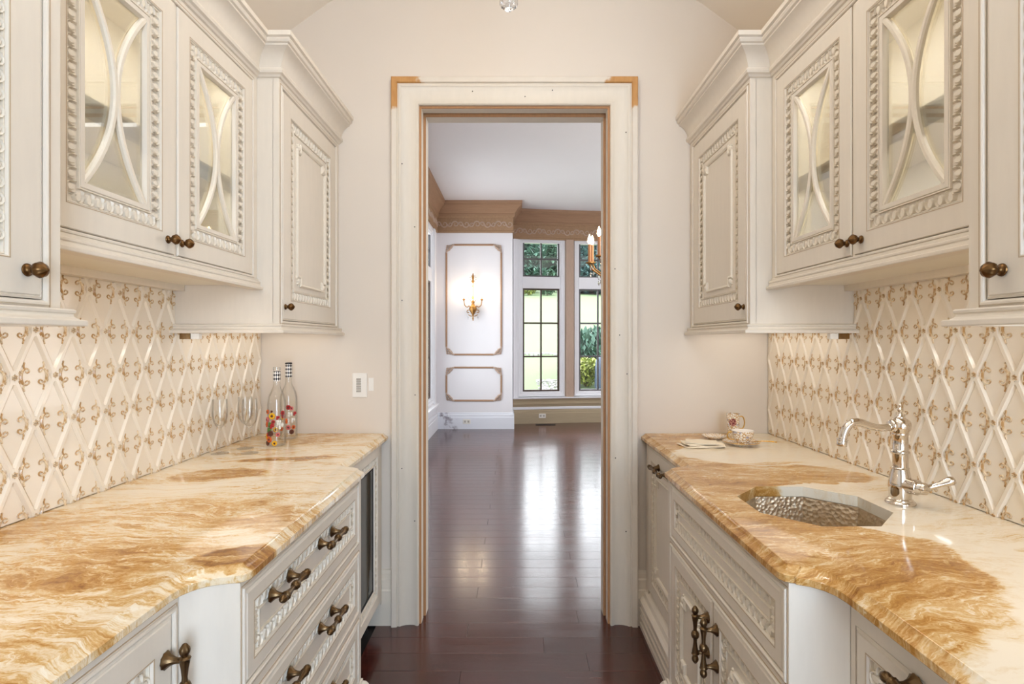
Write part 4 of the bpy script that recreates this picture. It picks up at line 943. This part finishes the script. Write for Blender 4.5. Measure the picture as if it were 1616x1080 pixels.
# under cabinet power blocks
for s in (-1, 1):
    t = thing('light_driver', 'small white and chrome light driver hanging under the wall cabinet '+('over the bottles' if s < 0 else 'over the tea cups'), 'light driver', (s*1.16, 1.935, ZB-0.024))
    part('housing', MB(side(s)).box(1.115, 1.145, 1.925, 1.945, ZB-0.024, ZB-0.004, 0, 0.001), 'plastic_white', t)
    part('connector', MB(side(s)).box(1.147, 1.185, 1.926, 1.944, ZB-0.024, ZB-0.004, 0, 0.001), 'bright_bronze', t)
# light switch
t = thing('light_switch', 'off-white keypad light switch on the wall between the bottles and the doorway', 'switch', (-0.742, D, 1.145))
part('plate', MB().box(-0.777, -0.707, D-0.006, D, 1.087, 1.203, 0, 0.002), 'plastic_white', t)
for k in range(6): part('button', MB().box(-0.757, -0.735, D-0.009, D-0.005, 1.112+k*0.0115, 1.121+k*0.0115, 0, 0.0006), 'plastic_grey', t)
# pencil marks / paper tag by the switch
tag(part('paper_tag', MB().box(-0.700, -0.676, D-0.0008, D, 1.118, 1.180), 'plastic_white'), 'small pale paper tag stuck on the wall beside the light switch', 'tag')

# ------------------------------------------------------------------ pantry chandelier (only its crystal ball hangs into the frame)
px, py = -0.016, 1.5
t = thing('crystal_chandelier', 'small chandelier whose cut crystal ball hangs in at the photo\'s top edge', 'chandelier', (px, py, 2.268))
ball = MB(); prof = [(0.0266*sin(pi*k/7)+0.0004, -0.0266*cos(pi*k/7)) for k in range(8)]; ball.lathe(prof, (px, py, 2.294), (0, 0, 1), 10)
part('crystal_ball', ball, 'crystal', t)
part('stem', MB().lathe([(0.004, 2.32), (0.004, 2.36), (0.018, 2.37), (0.03, 2.39), (0.018, 2.42), (0.008, 2.44), (0.012, 2.50), (0.022, 2.54), (0.010, 2.58), (0.004, 2.60), (0.004, 3.25)], (px, py, 0), (0, 0, 1), 16), 'gilt', t, smooth=50)
part('canopy', MB().lathe([(0.06, 3.262), (0.055, 3.245), (0.02, 3.225), (0.006, 3.22)], (px, py, 0), (0, 0, 1), 20), 'gilt', t, smooth=50)
for k in range(6):
    a = k*pi/3; dx, dy = cos(a), sin(a)
    arm = part('arm', MB().tube([(px+dx*q, py+dy*q, z) for q, z in ((0.01, 2.42), (0.06, 2.40), (0.11, 2.405), (0.15, 2.43), (0.165, 2.46))], 0.004, 8), 'gilt', t, smooth=60)
    part('candle', MB().lathe([(0.016, 2.46), (0.017, 2.465), (0.009, 2.468), (0.009, 2.53)], (px+dx*0.165, py+dy*0.165, 0), (0, 0, 1), 12), 'candle_sleeve', arm, smooth=40)
    part('bulb', MB().lathe([(0.005, 2.531), (0.011, 2.545), (0.009, 2.56), (0.002, 2.58)], (px+dx*0.165, py+dy*0.165, 0), (0, 0, 1), 10), 'bulb_glow', arm, smooth=60)
    part('crystal_drop', MB().lathe([(0.001, 2.385), (0.007, 2.37), (0.001, 2.345)], (px+dx*0.12, py+dy*0.12, 0.022), (0, 0, 1), 6), 'crystal', arm)
light('pantry_chandelier_glow', 'POINT', (px, py, 2.72), 12, SOFT, size=0.12)

# ------------------------------------------------------------------ dining room
DY, CH = D+0.15, 3.49
XL, YP = -1.20, 8.40
BAY = [(-0.03, 8.90), (0.915, 9.05), (1.89, 9.13), (2.865, 9.05), (3.81, 8.90)]
def structm(nm, mb, mat, **kw): return structure(part(nm, mb, mat, **kw))
structm('ceiling_dining', MB().box(XL-0.2, 4.1, DY, 9.4, CH, CH+0.08), 'dining_paint')
structm('wall_dining_right', MB().box(3.81, 3.95, DY, 8.95, 0, CH), 'dining_paint')
structm('wall_dining_doorway', MB().box(XL-0.1, -0.57, DY, DY+0.012, 0, CH).box(0.57, 3.9, DY, DY+0.012, 0, CH).box(-0.57, 0.57, DY, DY+0.012, 2.62, CH).box(1.34, 3.95, DY-0.1, DY, 0, CH), 'dining_paint')
WY0, WY1, WZ0, WZ1 = 6.30, 8.06, 0.43, 3.00
lw = MB().box(XL-0.15, XL, DY, WY0, 0, CH).box(XL-0.15, XL, WY1, YP+0.1, 0, CH).box(XL-0.15, XL, WY0, WY1, 0, WZ0).box(XL-0.15, XL, WY0, WY1, WZ1, CH)
structm('wall_dining_left', lw, 'dining_paint')
structm('wall_dining_panel', MB().box(XL-0.1, -0.03, YP, YP+0.55, 0, CH), 'dining_paint')

def notched(x0, x1, z0, z1, c):
    return [(x0+c, z0), (x1-c, z0), (x1-c*0.6, z0+c*0.55), (x1, z0+c), (x1, z1-c), (x1-c*0.6, z1-c*0.55), (x1-c, z1), (x0+c, z1), (x0+c*0.6, z1-c*0.55), (x0, z1-c), (x0, z0+c), (x0+c*0.6, z0+c*0.55)]
def panel_frame(nm, x0, x1, z0, z1, lab):
    t = structure(thing(nm, None, None, ((x0+x1)/2, YP, z0)))
    pp = [(-0.014, 0), (-0.014, 0.010), (-0.006, 0.018), (0.004, 0.016), (0.014, 0.008), (0.014, 0)]
    c = 0.115; pf = lambda p, h: (p[0], YP-h, p[1])
    for a, b_ in (((x0+c, z0), (x1-c, z0)), ((x1, z0+c), (x1, z1-c)), ((x1-c, z1), (x0+c, z1)), ((x0, z1-c), (x0, z0+c))):
        part('moulding_bar', MB().sweep2d([a, b_], pp, pf), 'crown_wood', t)
    for (cx, cz, sx, sz) in ((x0, z0, 1, 1), (x1, z0, -1, 1), (x1, z1, -1, -1), (x0, z1, 1, -1)):
        b = MB(); yy = YP-0.010
        path = [(0, c+0.01), (0.004, c-0.02), (0.03, c-0.03), (0.045, 0.075), (0.05, 0.055), (0.07, 0.045), (c-0.03, 0.03), (c-0.02, 0.004), (c+0.01, 0)]
        b.tube([(cx+sx*p, yy, cz+sz*q) for p, q in path], [0.012, 0.017, 0.013, 0.017, 0.019, 0.017, 0.013, 0.017, 0.012], 7)
        for (ox, oz, r) in ((0.018, 0.018, 0.016), (0.045, 0.012, 0.014), (0.012, 0.045, 0.014), (0.072, 0.006, 0.012), (0.006, 0.072, 0.012), (0.045, 0.045, 0.018)):
            th0 = 0 if ox > oz else pi/2
            b.tube([(cx+sx*(ox+r*(1-k/11)*cos(th0+k*0.7)), yy, cz+sz*(oz+r*(1-k/11)*sin(th0+k*0.7))) for k in range(10)], 0.0075, 6)
        part('corner_carving', b, 'mullion_wood', t, smooth=60, label='carved acanthus corner')
panel_frame('trim_1', -1.050, -0.205, 1.145, 2.835, 'tall')
panel_frame('trim_2', -1.050, -0.205, 0.435, 0.945, 'low')

# crown of the dining room: frieze and cornice
fr_prof = [(0, 3.02), (0.022, 3.02), (0.022, 3.045), (0.012, 3.055), (0.012, 3.25), (0.024, 3.258), (0.030, 3.27), (0.030, 3.285), (0, 3.285)]
co_prof = [(0, 3.285), (0.034, 3.285), (0.040, 3.300), (0.034, 3.312), (0.048, 3.335), (0.075, 3.375), (0.110, 3.410), (0.132, 3.425), (0.132, 3.445), (0.142, 3.452), (0.148, 3.470), (0.148, 3.489), (0, 3.489)]
pathd = [BAY[4], BAY[3], BAY[2], BAY[1], BAY[0], (-0.03, YP), (XL, YP), (XL, DY)]
# path keeps the room on its left
t = structure(thing('trim_3', None, None, (0, 8.4, 3.02)))
part('cornice', MB().sweep2d(pathd, co_prof, xy), 'crown_wood', t, smooth=25)
part('frieze', MB().sweep2d(pathd, fr_prof, xy), 'carved_wood', t, smooth=25)
cv = MB()
def carve(a, b_, inset=0.012):
    dx, dy = b_[0]-a[0], b_[1]-a[1]; L = sqrt(dx*dx+dy*dy); ux, uy = dx/L, dy/L; nx, ny = -uy, ux; n = max(1, round(L/0.17))
    for i in range(n):
        c = (i+0.5)*L/n; sg = 1 if i % 2 else -1
        for (r, off, cz, turn) in ((0.055, -0.04, 3.152, 1), (0.040, 0.045, 3.152, -1)):
            pts = []
            for k in range(13):
                th = k*0.62; rr = r*(1-k/15); pts.append((a[0]+ux*(c+off+rr*cos(th))+nx*inset, a[1]+uy*(c+off+rr*cos(th))+ny*inset, cz+sg*turn*rr*sin(th)))
            cv.tube(pts, [0.013-0.0006*k for k in range(13)], 5)
carve((-0.03, YP), (XL, YP)); carve(BAY[1], BAY[0]); carve(BAY[2], BAY[1]); carve((XL, YP), (XL, 7.3))
part('scroll_carving', cv, 'mullion_wood', t, smooth=60, label='running scroll carving on the frieze')

# baseboards of the dining room
db = [(0, 0), (0.024, 0), (0.024, 0.178), (0.018, 0.184), (0.018, 0.218), (0.012, 0.228), (0.008, 0.250), (0, 0.252)]
structm('baseboard_panel', MB().sweep2d([(-0.03, YP+0.45), (-0.03, YP), (XL+0.024, YP)], db, xy), 'smudged_trim')
structm('baseboard_dining_left', MB().sweep2d([(XL, YP), (XL, DY+0.02)], db, xy), 'dining_trim')

# bay: walls below and above, mullions, windows
low = MB(); up = MB()
for i in range(4):
    a, b_ = BAY[i+1], BAY[i]   # room on the left when going -x
    low.sweep2d([a, b_], [(0, 0), (0, 0.43), (-0.16, 0.43), (-0.16, 0)], xy); up.sweep2d([a, b_], [(0, 3.04), (0, CH), (-0.16, CH), (-0.16, 3.04)], xy)
bw = structure(thing('wall_bay', None, None, (0, 8.9, 0)))
part('wall_below', low, 'dining_paint', bw); part('wall_above', up, 'dining_paint', bw)
baypath = [BAY[4], BAY[3], BAY[2], BAY[1], BAY[0]]
structm('baseboard_bay', MB().sweep2d(baypath, [(0, 0), (0.030, 0), (0.030, 0.165), (0.024, 0.172), (0.024, 0.205), (0.016, 0.215), (0.010, 0.228), (0, 0.230)], xy), 'primed_wood')
structm('trim_4', MB().sweep2d(baypath, [(0, 0.232), (0.020, 0.232), (0.020, 0.262), (0.012, 0.272), (0, 0.272)], xy), 'dining_trim')
structm('trim_5', MB().sweep2d(baypath, [(0, 0.274), (0.014, 0.274), (0.022, 0.300), (0.034, 0.318), (0.034, 0.340), (0.024, 0.346), (0.030, 0.376), (0.044, 0.396), (0.044, 0.408), (0, 0.408)], xy), 'primed_wood')
structm('trim_6', MB().sweep2d(baypath, [(-0.02, 0.410), (0.062, 0.410), (0.066, 0.420), (0.062, 0.430), (-0.02, 0.430)], xy), 'dining_trim')
def frame_window(nm, a, b_, z_l0, z_l1, z_t0, z_t1, u0, u1, rows, sash, white='dining_trim', d0=0.03):
    """window between pixels u0..u1 along a->b; local (u along, z) and depth outwards"""
    dx, dy = b_[0]-a[0], b_[1]-a[1]; L = sqrt(dx*dx+dy*dy); ux, uy = dx/L, dy/L; nx, ny = uy, -ux   # inward is to the right when going +x
    P = lambda u, z, d: (a[0]+ux*u-nx*(d0-d), a[1]+uy*u-ny*(d0-d), z)
    t = structure(thing(nm, None, None, P((u0+u1)/2, z_l0, 0)))
    fw = 0.085
    b = MB().rings(P, u0-fw, u1+fw, z_l0-fw, z_t1+fw*0.6, [(0, -0.09), (0, 0.022), (0.006, 0.028), (0.022, 0.028), (0.030, 0.012), (0.06, 0.012), (0.066, -0.004), (fw, -0.006), (fw, -0.09)], cap=False, close=True)
    part('frame', b, white, t)
    part('transom_bar', MB().prism([(u0-0.004, z_l1-0.004), (u1+0.004, z_l1-0.004), (u1+0.004, z_t0+0.004), (u0-0.004, z_t0+0.004)], -0.09, 0.006, lambda p, d: P(p[0], p[1], d)), white, t)
    for (z0, z1, rr) in ((z_l0, z_l1, rows), (z_t0, z_t1, 2)):
        s_ = MB().rings(P, u0, u1, z0, z1, [(0, -0.05), (0, -0.012), (0.026, -0.016), (0.030, -0.05)], cap=False, close=True)
        part('sash', s_, sash if rr != 2 else 'sash_grey', t)
        cols = 2; iw = (u1-u0-0.048)/cols; ih = (z1-z0-0.048)/rr
        for c in range(1, cols): part('muntin', MB().prism([(u0+0.024+c*iw-0.013, z0+0.02), (u0+0.024+c*iw+0.013, z0+0.02), (u0+0.024+c*iw+0.013, z1-0.02), (u0+0.024+c*iw-0.013, z1-0.02)], -0.048, -0.018, lambda p, d: P(p[0], p[1], d)), sash if rr != 2 else 'sash_grey', t)
        for r in range(1, rr): part('muntin', MB().prism([(u0+0.02, z0+0.024+r*ih-0.013), (u1-0.02, z0+0.024+r*ih-0.013), (u1-0.02, z0+0.024+r*ih+0.013), (u0+0.02, z0+0.024+r*ih+0.013)], -0.048, -0.020, lambda p, d: P(p[0], p[1], d)), sash if rr != 2 else 'sash_grey', t)
        for c in range(cols):
            for r in range(rr):
                q0, q1 = u0+0.024+c*iw+0.004, u0+0.024+(c+1)*iw-0.004; w0, w1 = z0+0.024+r*ih+0.004, z0+0.024+(r+1)*ih-0.004
                part('pane', MB().prism([(q0, w0), (q1, w0), (q1, w1), (q0, w1)], -0.036, -0.032, lambda p, d: P(p[0], p[1], d)), 'pane_glass', t)
    return t
for i in range(4):
    a, b_ = BAY[i], BAY[i+1]; L = sqrt((b_[0]-a[0])**2+(b_[1]-a[1])**2)
    e0 = 0.175 if i == 0 else 0.165; u1 = L-0.165
    frame_window('window_%d' % (i+1), a, b_, 0.52, 2.225, 2.41, 3.005, e0, u1, 3, 'sash_bronze' if i == 0 else 'sash_grey')
mp = [(BAY[i], i) for i in range(5)]
for (p, i) in mp:
    q0 = BAY[max(i-1, 0)]; q1 = BAY[min(i+1, 4)]; dx, dy = q1[0]-q0[0], q1[1]-q0[1]; L = sqrt(dx*dx+dy*dy); ux, uy = dx/L, dy/L; nx, ny = uy, -ux
    hw = 0.066
    if i in (0, 4):
        b = MB(); o0, o1 = (0.004, 0.088) if i == 0 else (-0.088, -0.004)
        b.prism([(o0, 0.0), (o1, 0.0), (o1, 0.020), ((o0+o1)/2+0.012, 0.020), ((o0+o1)/2+0.006, 0.030), ((o0+o1)/2-0.010, 0.030), (o0, 0.036)], 0.43, 3.02, lambda q, z: (p[0]+ux*q[0]+nx*q[1], p[1]+uy*q[0]+ny*q[1], z))
        b.prism([(o0, -0.16), (o1, -0.16), (o1, 0.0), (o0, 0.0)], 0.43, 3.04, lambda q, z: (p[0]+ux*q[0]+nx*q[1], p[1]+uy*q[0]+ny*q[1], z))
        structm('trim_%d' % (7+i), b, 'dining_trim')
    else:
        b = MB().prism([(-hw, -0.14), (hw, -0.14), (hw, 0.022), (hw-0.008, 0.030), (-hw+0.008, 0.030), (-hw, 0.022)], 0.43, 3.03, lambda q, z: (p[0]+ux*q[0]+nx*q[1], p[1]+uy*q[0]+ny*q[1], z))
        structm('trim_%d' % (7+i), b, 'mullion_wood')
# window in the left wall of the dining room
a, b_ = (XL, WY0), (XL, WY1)
frame_window('window_5', a, b_, WZ0+0.09, 2.225, 2.41, WZ1-0.06, 0.09, WY1-WY0-0.09, 3, 'sash_bronze', 'dining_trim', 0.02)
part('sill', MB().box(XL-0.02, XL+0.07, WY0-0.06, WY1+0.14, WZ0-0.05, WZ0-0.015, 0, 0.004), 'dining_trim', bpy.data.objects['window_5'])
part('side_casing', MB().box(XL, XL+0.02, WY1, WY1+0.12, WZ0-0.01, WZ1+0.02, 0, 0.003), 'dining_trim', bpy.data.objects['window_5'])
part('apron', MB().box(XL, XL+0.018, WY0-0.04, WY1+0.12, 0.27, WZ0-0.05, 0, 0.004), 'dining_trim', bpy.data.objects['window_5'])

# outlets, smoke detector, floor register
def outlet(x, y, z, lab):
    t = thing('wall_outlet', lab, 'outlet', (x, y, z))
    part('plate', MB().box(x-0.058, x+0.058, y-0.006, y, z-0.036, z+0.036, 0, 0.002), 'plastic_white', t)
    for d in (-0.026, 0.026): part('socket', MB().box(x+d-0.014, x+d+0.014, y-0.0085, y-0.005, z-0.016, z+0.016, 0, 0.002), 'plastic_grey', t)
outlet(-0.735, YP-0.024, 0.115, 'white double outlet on the white baseboard below the sconce')
outlet(0.455, 8.977-0.033, 0.125, 'white double outlet on the tan baseboard below the bay window')
t = thing('smoke_detector', 'small round white detector on the dining room ceiling', 'detector', (-0.10, 4.68, CH))
part('body', MB().lathe([(0.055, 0), (0.055, -0.012), (0.045, -0.022), (0.015, -0.026), (0.002, -0.026)], (-0.10, 4.73, CH), (0, 0, 1), 24), 'plastic_white', t, smooth=40)
t = thing('floor_register', 'dark slotted air register in the floor under the bay window', 'register', (0.50, 8.80, 0))
part('frame', MB().box(0.34, 0.66, 8.74, 8.86, 0.0002, 0.004, 0, 0.001), 'dark_metal', t)
for k in range(5): part('slat', MB().box(0.36, 0.64, 8.752+k*0.021, 8.762+k*0.021, 0.003, 0.007), 'appliance_black', t)

# sconce
sx_, sy_ = -0.635, YP-0.002
t = thing('wall_sconce', 'gilt candle wall sconce with crystal garlands on the panelled white wall', 'sconce', (sx_, sy_, 1.63))
part('backplate', MB().lathe([(0.035, 0), (0.032, 0.008), (0.01, 0.014)], (sx_, sy_, 1.86), (0, -1, 0), 16), 'gilt', t, smooth=40)
cy_ = sy_-0.07
part('urn', MB().lathe([(0.004, 1.66), (0.012, 1.70), (0.006, 1.73), (0.016, 1.76), (0.034, 1.79), (0.052, 1.83), (0.056, 1.86), (0.040, 1.885), (0.026, 1.90), (0.018, 1.93), (0.028, 1.955), (0.012, 1.97), (0.004, 1.98), (0.004, 2.24)], (sx_, cy_, 0), (0, 0, 1), 16, 8, 0.06), 'gilt', t, smooth=50)
part('bracket', MB().tube([(sx_, sy_-0.005, 1.86), (sx_, cy_, 1.86)], 0.012, 8), 'gilt', t)
part('leaf_finial', MB().lathe([(0.006, 2.235), (0.022, 2.26), (0.012, 2.29), (0.020, 2.33), (0.012, 2.36), (0.003, 2.395)], (sx_, cy_, 0), (0, 0, 1), 12, 6, 0.12), 'gilt', t, smooth=50)
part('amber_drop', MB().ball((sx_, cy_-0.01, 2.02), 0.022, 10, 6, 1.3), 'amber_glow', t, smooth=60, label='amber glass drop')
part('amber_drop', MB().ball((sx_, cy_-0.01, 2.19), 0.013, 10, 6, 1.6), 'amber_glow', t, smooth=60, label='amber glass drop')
bead = mesh_of('bead', MB().ball((0, 0, 0), 0.008, 6, 4, 1.2), 'crystal')
for (zc, rr, n) in ((2.03, 0.068, 16), (2.185, 0.056, 14), (2.31, 0.045, 10)):
    for k in range(n):
        th = 2*pi*(k+0.5)/n; inst('bead', bead, t, (sx_+rr*cos(th), cy_, zc+rr*1.05*sin(th)))
for sg in (-1, 1):
    arm = part('arm', MB().tube([(sx_+sg*q, cy_-0.02, z) for q, z in ((0.03, 1.86), (0.06, 1.89), (0.085, 1.87), (0.10, 1.875), (0.125, 1.90), (0.135, 1.95), (0.137, 1.98))], 0.007, 8), 'gilt', t, smooth=60)
    part('candle_cup', MB().lathe([(0.006, 1.965), (0.022, 1.985), (0.018, 1.995), (0.008, 2.0)], (sx_+sg*0.137, cy_-0.02, 0), (0, 0, 1), 12), 'gilt', arm, smooth=40)
    part('candle', MB().lathe([(0.0075, 1.998), (0.0075, 2.07), (0.006, 2.075)], (sx_+sg*0.137, cy_-0.02, 0), (0, 0, 1), 10), 'grey_candle', arm, smooth=40)
    part('bulb', MB().lathe([(0.004, 2.076), (0.012, 2.092), (0.010, 2.108), (0.002, 2.13)], (sx_+sg*0.137, cy_-0.02, 0), (0, 0, 1), 10), 'bulb_glow', arm, smooth=60)
    part('scroll', MB().tube([(sx_+sg*(0.05+0.034*(1-k/14)*cos(2.6-k*0.5)+0.02), cy_, 1.80+0.034*(1-k/14)*sin(2.6-k*0.5)) for k in range(12)], 0.006, 6), 'gilt', arm, smooth=60)
    part('scroll', MB().tube([(sx_, cy_, 1.735), (sx_+sg*0.035, cy_, 1.735), (sx_+sg*0.06, cy_, 1.75), (sx_+sg*0.075, cy_, 1.755)], 0.006, 6), 'gilt', arm, smooth=60)
    part('crystal_drop', MB().lathe([(0.001, 1.735), (0.008, 1.715), (0.001, 1.68)], (sx_+sg*0.075, cy_, 0), (0, 0, 1), 6), 'crystal', arm)
    light('sconce_glow', 'POINT', (sx_+sg*0.137, cy_-0.05, 2.11), 3.0, (1, 0.80, 0.56), size=0.03)

# dining chandelier
hx, hy = 1.06, 4.80
t = thing('candle_chandelier', 'gilt candle chandelier with crystal drops, cut off by the doorway', 'chandelier', (hx, hy, 1.90))
part('stem', MB().lathe([(0.002, 1.78), (0.02, 1.80), (0.03, 1.84), (0.012, 1.88), (0.05, 1.93), (0.07, 1.97), (0.03, 2.02), (0.014, 2.10), (0.03, 2.2), (0.04, 2.3), (0.012, 2.42), (0.006, 2.5), (0.006, 3.48)], (hx, hy, 0), (0, 0, 1), 16), 'gilt', t, smooth=50)
part('canopy', MB().lathe([(0.08, 3.489), (0.07, 3.465), (0.02, 3.44), (0.007, 3.43)], (hx, hy, 0), (0, 0, 1), 20), 'gilt', t, smooth=50)
drop = mesh_of('crystal_drop', MB().lathe([(0.002, 0.0), (0.013, -0.022), (0.010, -0.036), (0.001, -0.055)], (0, 0, 0), (0, 0, 1), 7), 'crystal')
for k in range(12):
    a = radians(180+k*30); dx, dy = cos(a), sin(a); zoff = 0.03 if k % 2 else 0.0; R_ = 0.40
    arm = part('arm', MB().tube([(hx+dx*q, hy+dy*q, z+zoff) for q, z in ((0.03, 2.00), (0.10, 1.93), (0.20, 1.90), (0.30, 1.93), (0.375, 1.985), (0.40, 2.035))], 0.0075, 8), 'gilt', t, smooth=60)
    c0 = (hx+dx*R_, hy+dy*R_, zoff)
    part('candle_cup', MB().lathe([(0.008, 2.03), (0.034, 2.042), (0.030, 2.050), (0.013, 2.054)], c0, (0, 0, 1), 14), 'gilt', arm, smooth=40)
    part('candle', MB().lathe([(0.0135, 2.052), (0.0135, 2.205), (0.010, 2.208)], c0, (0, 0, 1), 12), 'candle_sleeve', arm, smooth=40)
    part('bulb', MB().lathe([(0.007, 2.209), (0.018, 2.232), (0.015, 2.258), (0.002, 2.295)], c0, (0, 0, 1), 10), 'bulb_glow', arm, smooth=60)
    for (q, z) in ((0.40, 2.025), (0.33, 1.945), (0.22, 1.895)):
        inst('crystal_drop', drop, t, (hx+dx*q+0.012, hy+dy*q, z+zoff))
    for (q, z) in ((0.40, 1.965), (0.33, 1.885)):
        inst('crystal_drop', drop, t, (hx+dx*q+0.012, hy+dy*q, z+zoff), (0, 0, 0.5), (0.8, 0.8, 0.8))
light('dining_chandelier_glow', 'POINT', (hx, hy, 2.30), 12, WARM, size=0.15)

# ------------------------------------------------------------------ outside
gh = lambda x, y: 0.30+max(0, (y-11))*0.144+0.10*sin(x*0.3+1)*min(1, max(0, (y-14)/8))
vs = []; fs = []; nx, ny = 40, 44
for j in range(ny+1):
    for i in range(nx+1):
        x = -30+70*i/nx; yy = 9.35+ (j/ny)**1.6*46; vs.append((x, yy, gh(x, yy)))
for j in range(ny):
    for i in range(nx): a = j*(nx+1)+i; fs.append((a, a+1, a+nx+2, a+nx+1))
structure(part('ground', MB().add(vs, fs), 'lawn_grass', smooth=60))
def leaves(mb, cx, cy, cz, rx, ry, rz, n, sz, rnd, shell=0.55, droop=0):
    for _ in range(n):
        th = rnd.uniform(0, 2*pi); u = rnd.uniform(-1, 1); r = rnd.uniform(shell, 1.0); q = sqrt(1-u*u)
        c = (cx+rx*r*q*cos(th), cy+ry*r*q*sin(th), cz+rz*r*u); s_ = sz*rnd.uniform(0.6, 1.4)
        a = rnd.uniform(0, 2*pi); b_ = rnd.uniform(-1, 1) if not droop else rnd.uniform(-1.4, -0.7)
        ux = (cos(a)*s_*cos(b_), sin(a)*s_*cos(b_), sin(b_)*s_); w = (-sin(a)*s_*0.42, cos(a)*s_*0.42, rnd.uniform(-0.2, 0.2)*s_)
        mb.add([(c[0]-ux[0], c[1]-ux[1], c[2]-ux[2]), (c[0]+w[0], c[1]+w[1], c[2]+w[2]), (c[0]+ux[0], c[1]+ux[1], c[2]+ux[2]), (c[0]-w[0], c[1]-w[1], c[2]-w[2])], [(0, 1, 2, 3)])
def tree(x, y, h, rad, mat, label, conifer, seed, group='trees beyond the lawn'):
    rnd = random.Random(seed); z = gh(x, y)
    t = thing('tree', label, 'tree', (x, y, z), group)
    part('trunk', MB().tube([(x, y, z-0.2), (x+0.1, y, z+h*0.4), (x, y, z+h*0.85)], [rad*0.09, rad*0.06, rad*0.02], 8), 'bark', t, smooth=60)
    b = MB()
    if conifer:
        for k in range(16):
            f = k/15; leaves(b, x, y, z+h*(0.06+0.92*f), rad*(1-f*0.85), rad*(1-f*0.85), h*0.06, int(420*(1-f*0.7)), 0.36, rnd, 0.4)
    else:
        for k in range(18):
            a = rnd.uniform(0, 2*pi); q = rad*0.42*rnd.random(); leaves(b, x+q*cos(a), y+q*sin(a), z+h*(0.12+0.74*k/17), rad*0.58, rad*0.58, h*0.12, 330, 0.30, rnd)
    part('foliage', b, mat, t, kind='stuff', recalc=False)
TR = [(-6.0, 46, 4.9, 3.05, 'leaf_mid', 0), (0.2, 46, 4.6, 3.05, 'leaf_dark', 0), (6.4, 46, 5.1, 3.05, 'leaf_pine', 1), (12.6, 46, 4.9, 3.05, 'leaf_mid', 0), (18.8, 46, 5, 3.05, 'leaf_dark', 0), (-2.9, 54, 5.2, 3.05, 'leaf_pine', 1), (3.3, 54, 5.0, 3.05, 'leaf_mid', 0), (9.5, 54, 5.2, 3.05, 'leaf_dark', 0), (15.7, 54, 5.2, 3.05, 'leaf_pine', 1), (21.9, 54, 5.2, 3.05, 'leaf_mid', 0)]
LB = {'leaf_pine': 'blue-green conifer', 'leaf_dark': 'dark leafy tree', 'leaf_mid': 'mid green leafy tree'}
NO = ['first', 'second', 'third', 'fourth', 'fifth']
for i, (x, yy, h, r, m, c) in enumerate(TR):
    tree(x, yy, h, r, m, LB[m]+' past the lawn, %s from the sconce side in the %s row' % (NO[i % 5], 'front' if yy < 50 else 'rear'), c, 10+i)
def bush(x, y, h, r, mat, label, seed, n=900, sz=0.07, droop=0):
    rnd = random.Random(seed); z = gh(x, y); t = thing('bush', label, 'bush', (x, y, z))
    st = MB()
    for k in range(5): a = k*1.256; st.tube([(x, y, z-0.05), (x+0.3*r*cos(a), y+0.3*r*sin(a), z+h*0.5)], [0.02*h, 0.008*h], 5)
    part('stems', st, 'bark', t)
    b = MB(); leaves(b, x, y, z+h*0.52, r, r, h*0.5, n, sz, rnd, 0.35, droop); part('foliage', b, mat, t, kind='stuff', recalc=False)
bush(1.05, 42, 0.95, 0.62, 'leaf_yellow', 'small yellow-green bush at the lawn top, in the first window pane', 61, 500, 0.16)
bush(2.55, 42, 0.95, 0.62, 'leaf_bush', 'small green bush at the lawn top, just past the yellow-green one', 62, 500, 0.16)
bush(1.83, 12.6, 1.10, 0.52, 'leaf_dark', 'round dark weeping evergreen outside the second bay window', 63, 2200, 0.10, 1)
bush(1.52, 11.6, 0.62, 0.42, 'leaf_yellow', 'low yellow-green shrub in front of the weeping evergreen', 64, 1500, 0.06)
# covered grill
gx, gy = 1.84, 11.15; gz = gh(gx, gy)
t = thing('covered_grill', 'dark blue-grey covered grill outside the second bay window', 'grill', (gx, gy, gz))
part('cover', MB().lathe([(0.19, 0.06), (0.20, 0.10), (0.195, 0.45), (0.18, 0.62), (0.12, 0.72), (0.02, 0.76)], (gx, gy, gz), (0, 0, 1), 20, 6, 0.05), 'grill_cover', t, smooth=50)
for k in range(3): part('leg', MB().tube([(gx+0.13*cos(k*2.1), gy+0.13*sin(k*2.1), gz-0.02), (gx+0.10*cos(k*2.1), gy+0.10*sin(k*2.1), gz+0.12)], 0.015, 6), 'dark_metal', t)
# gravel bed and stone edging
rnd = random.Random(5); b = MB()
for _ in range(900):
    x = rnd.uniform(0.35, 1.3); yy = rnd.uniform(9.8, 12.2)
    if x < 0.35+(12.2-yy)*0.05+0.12: continue
    r = rnd.uniform(0.015, 0.04); b.ball((x, yy, gh(x, yy)+r*0.3), r, 5, 3, 0.7)
tag(part('gravel_bed', b, 'stone', None), 'patch of pale grey gravel on the grass below the first bay window', 'gravel', kind='stuff')
b = MB()
for k in range(16):
    x = 0.0+k*0.11; yy = 15.4+0.1*sin(k); b.box(x, x+rnd.uniform(0.085, 0.105), yy, yy+0.12, gh(x, yy)-0.03, gh(x, yy)+rnd.uniform(0.05, 0.09), 0, 0.012)
tag(part('stone_edging', b, 'stone', None), 'low pale row of edging stones across the lawn', 'edging', kind='stuff')
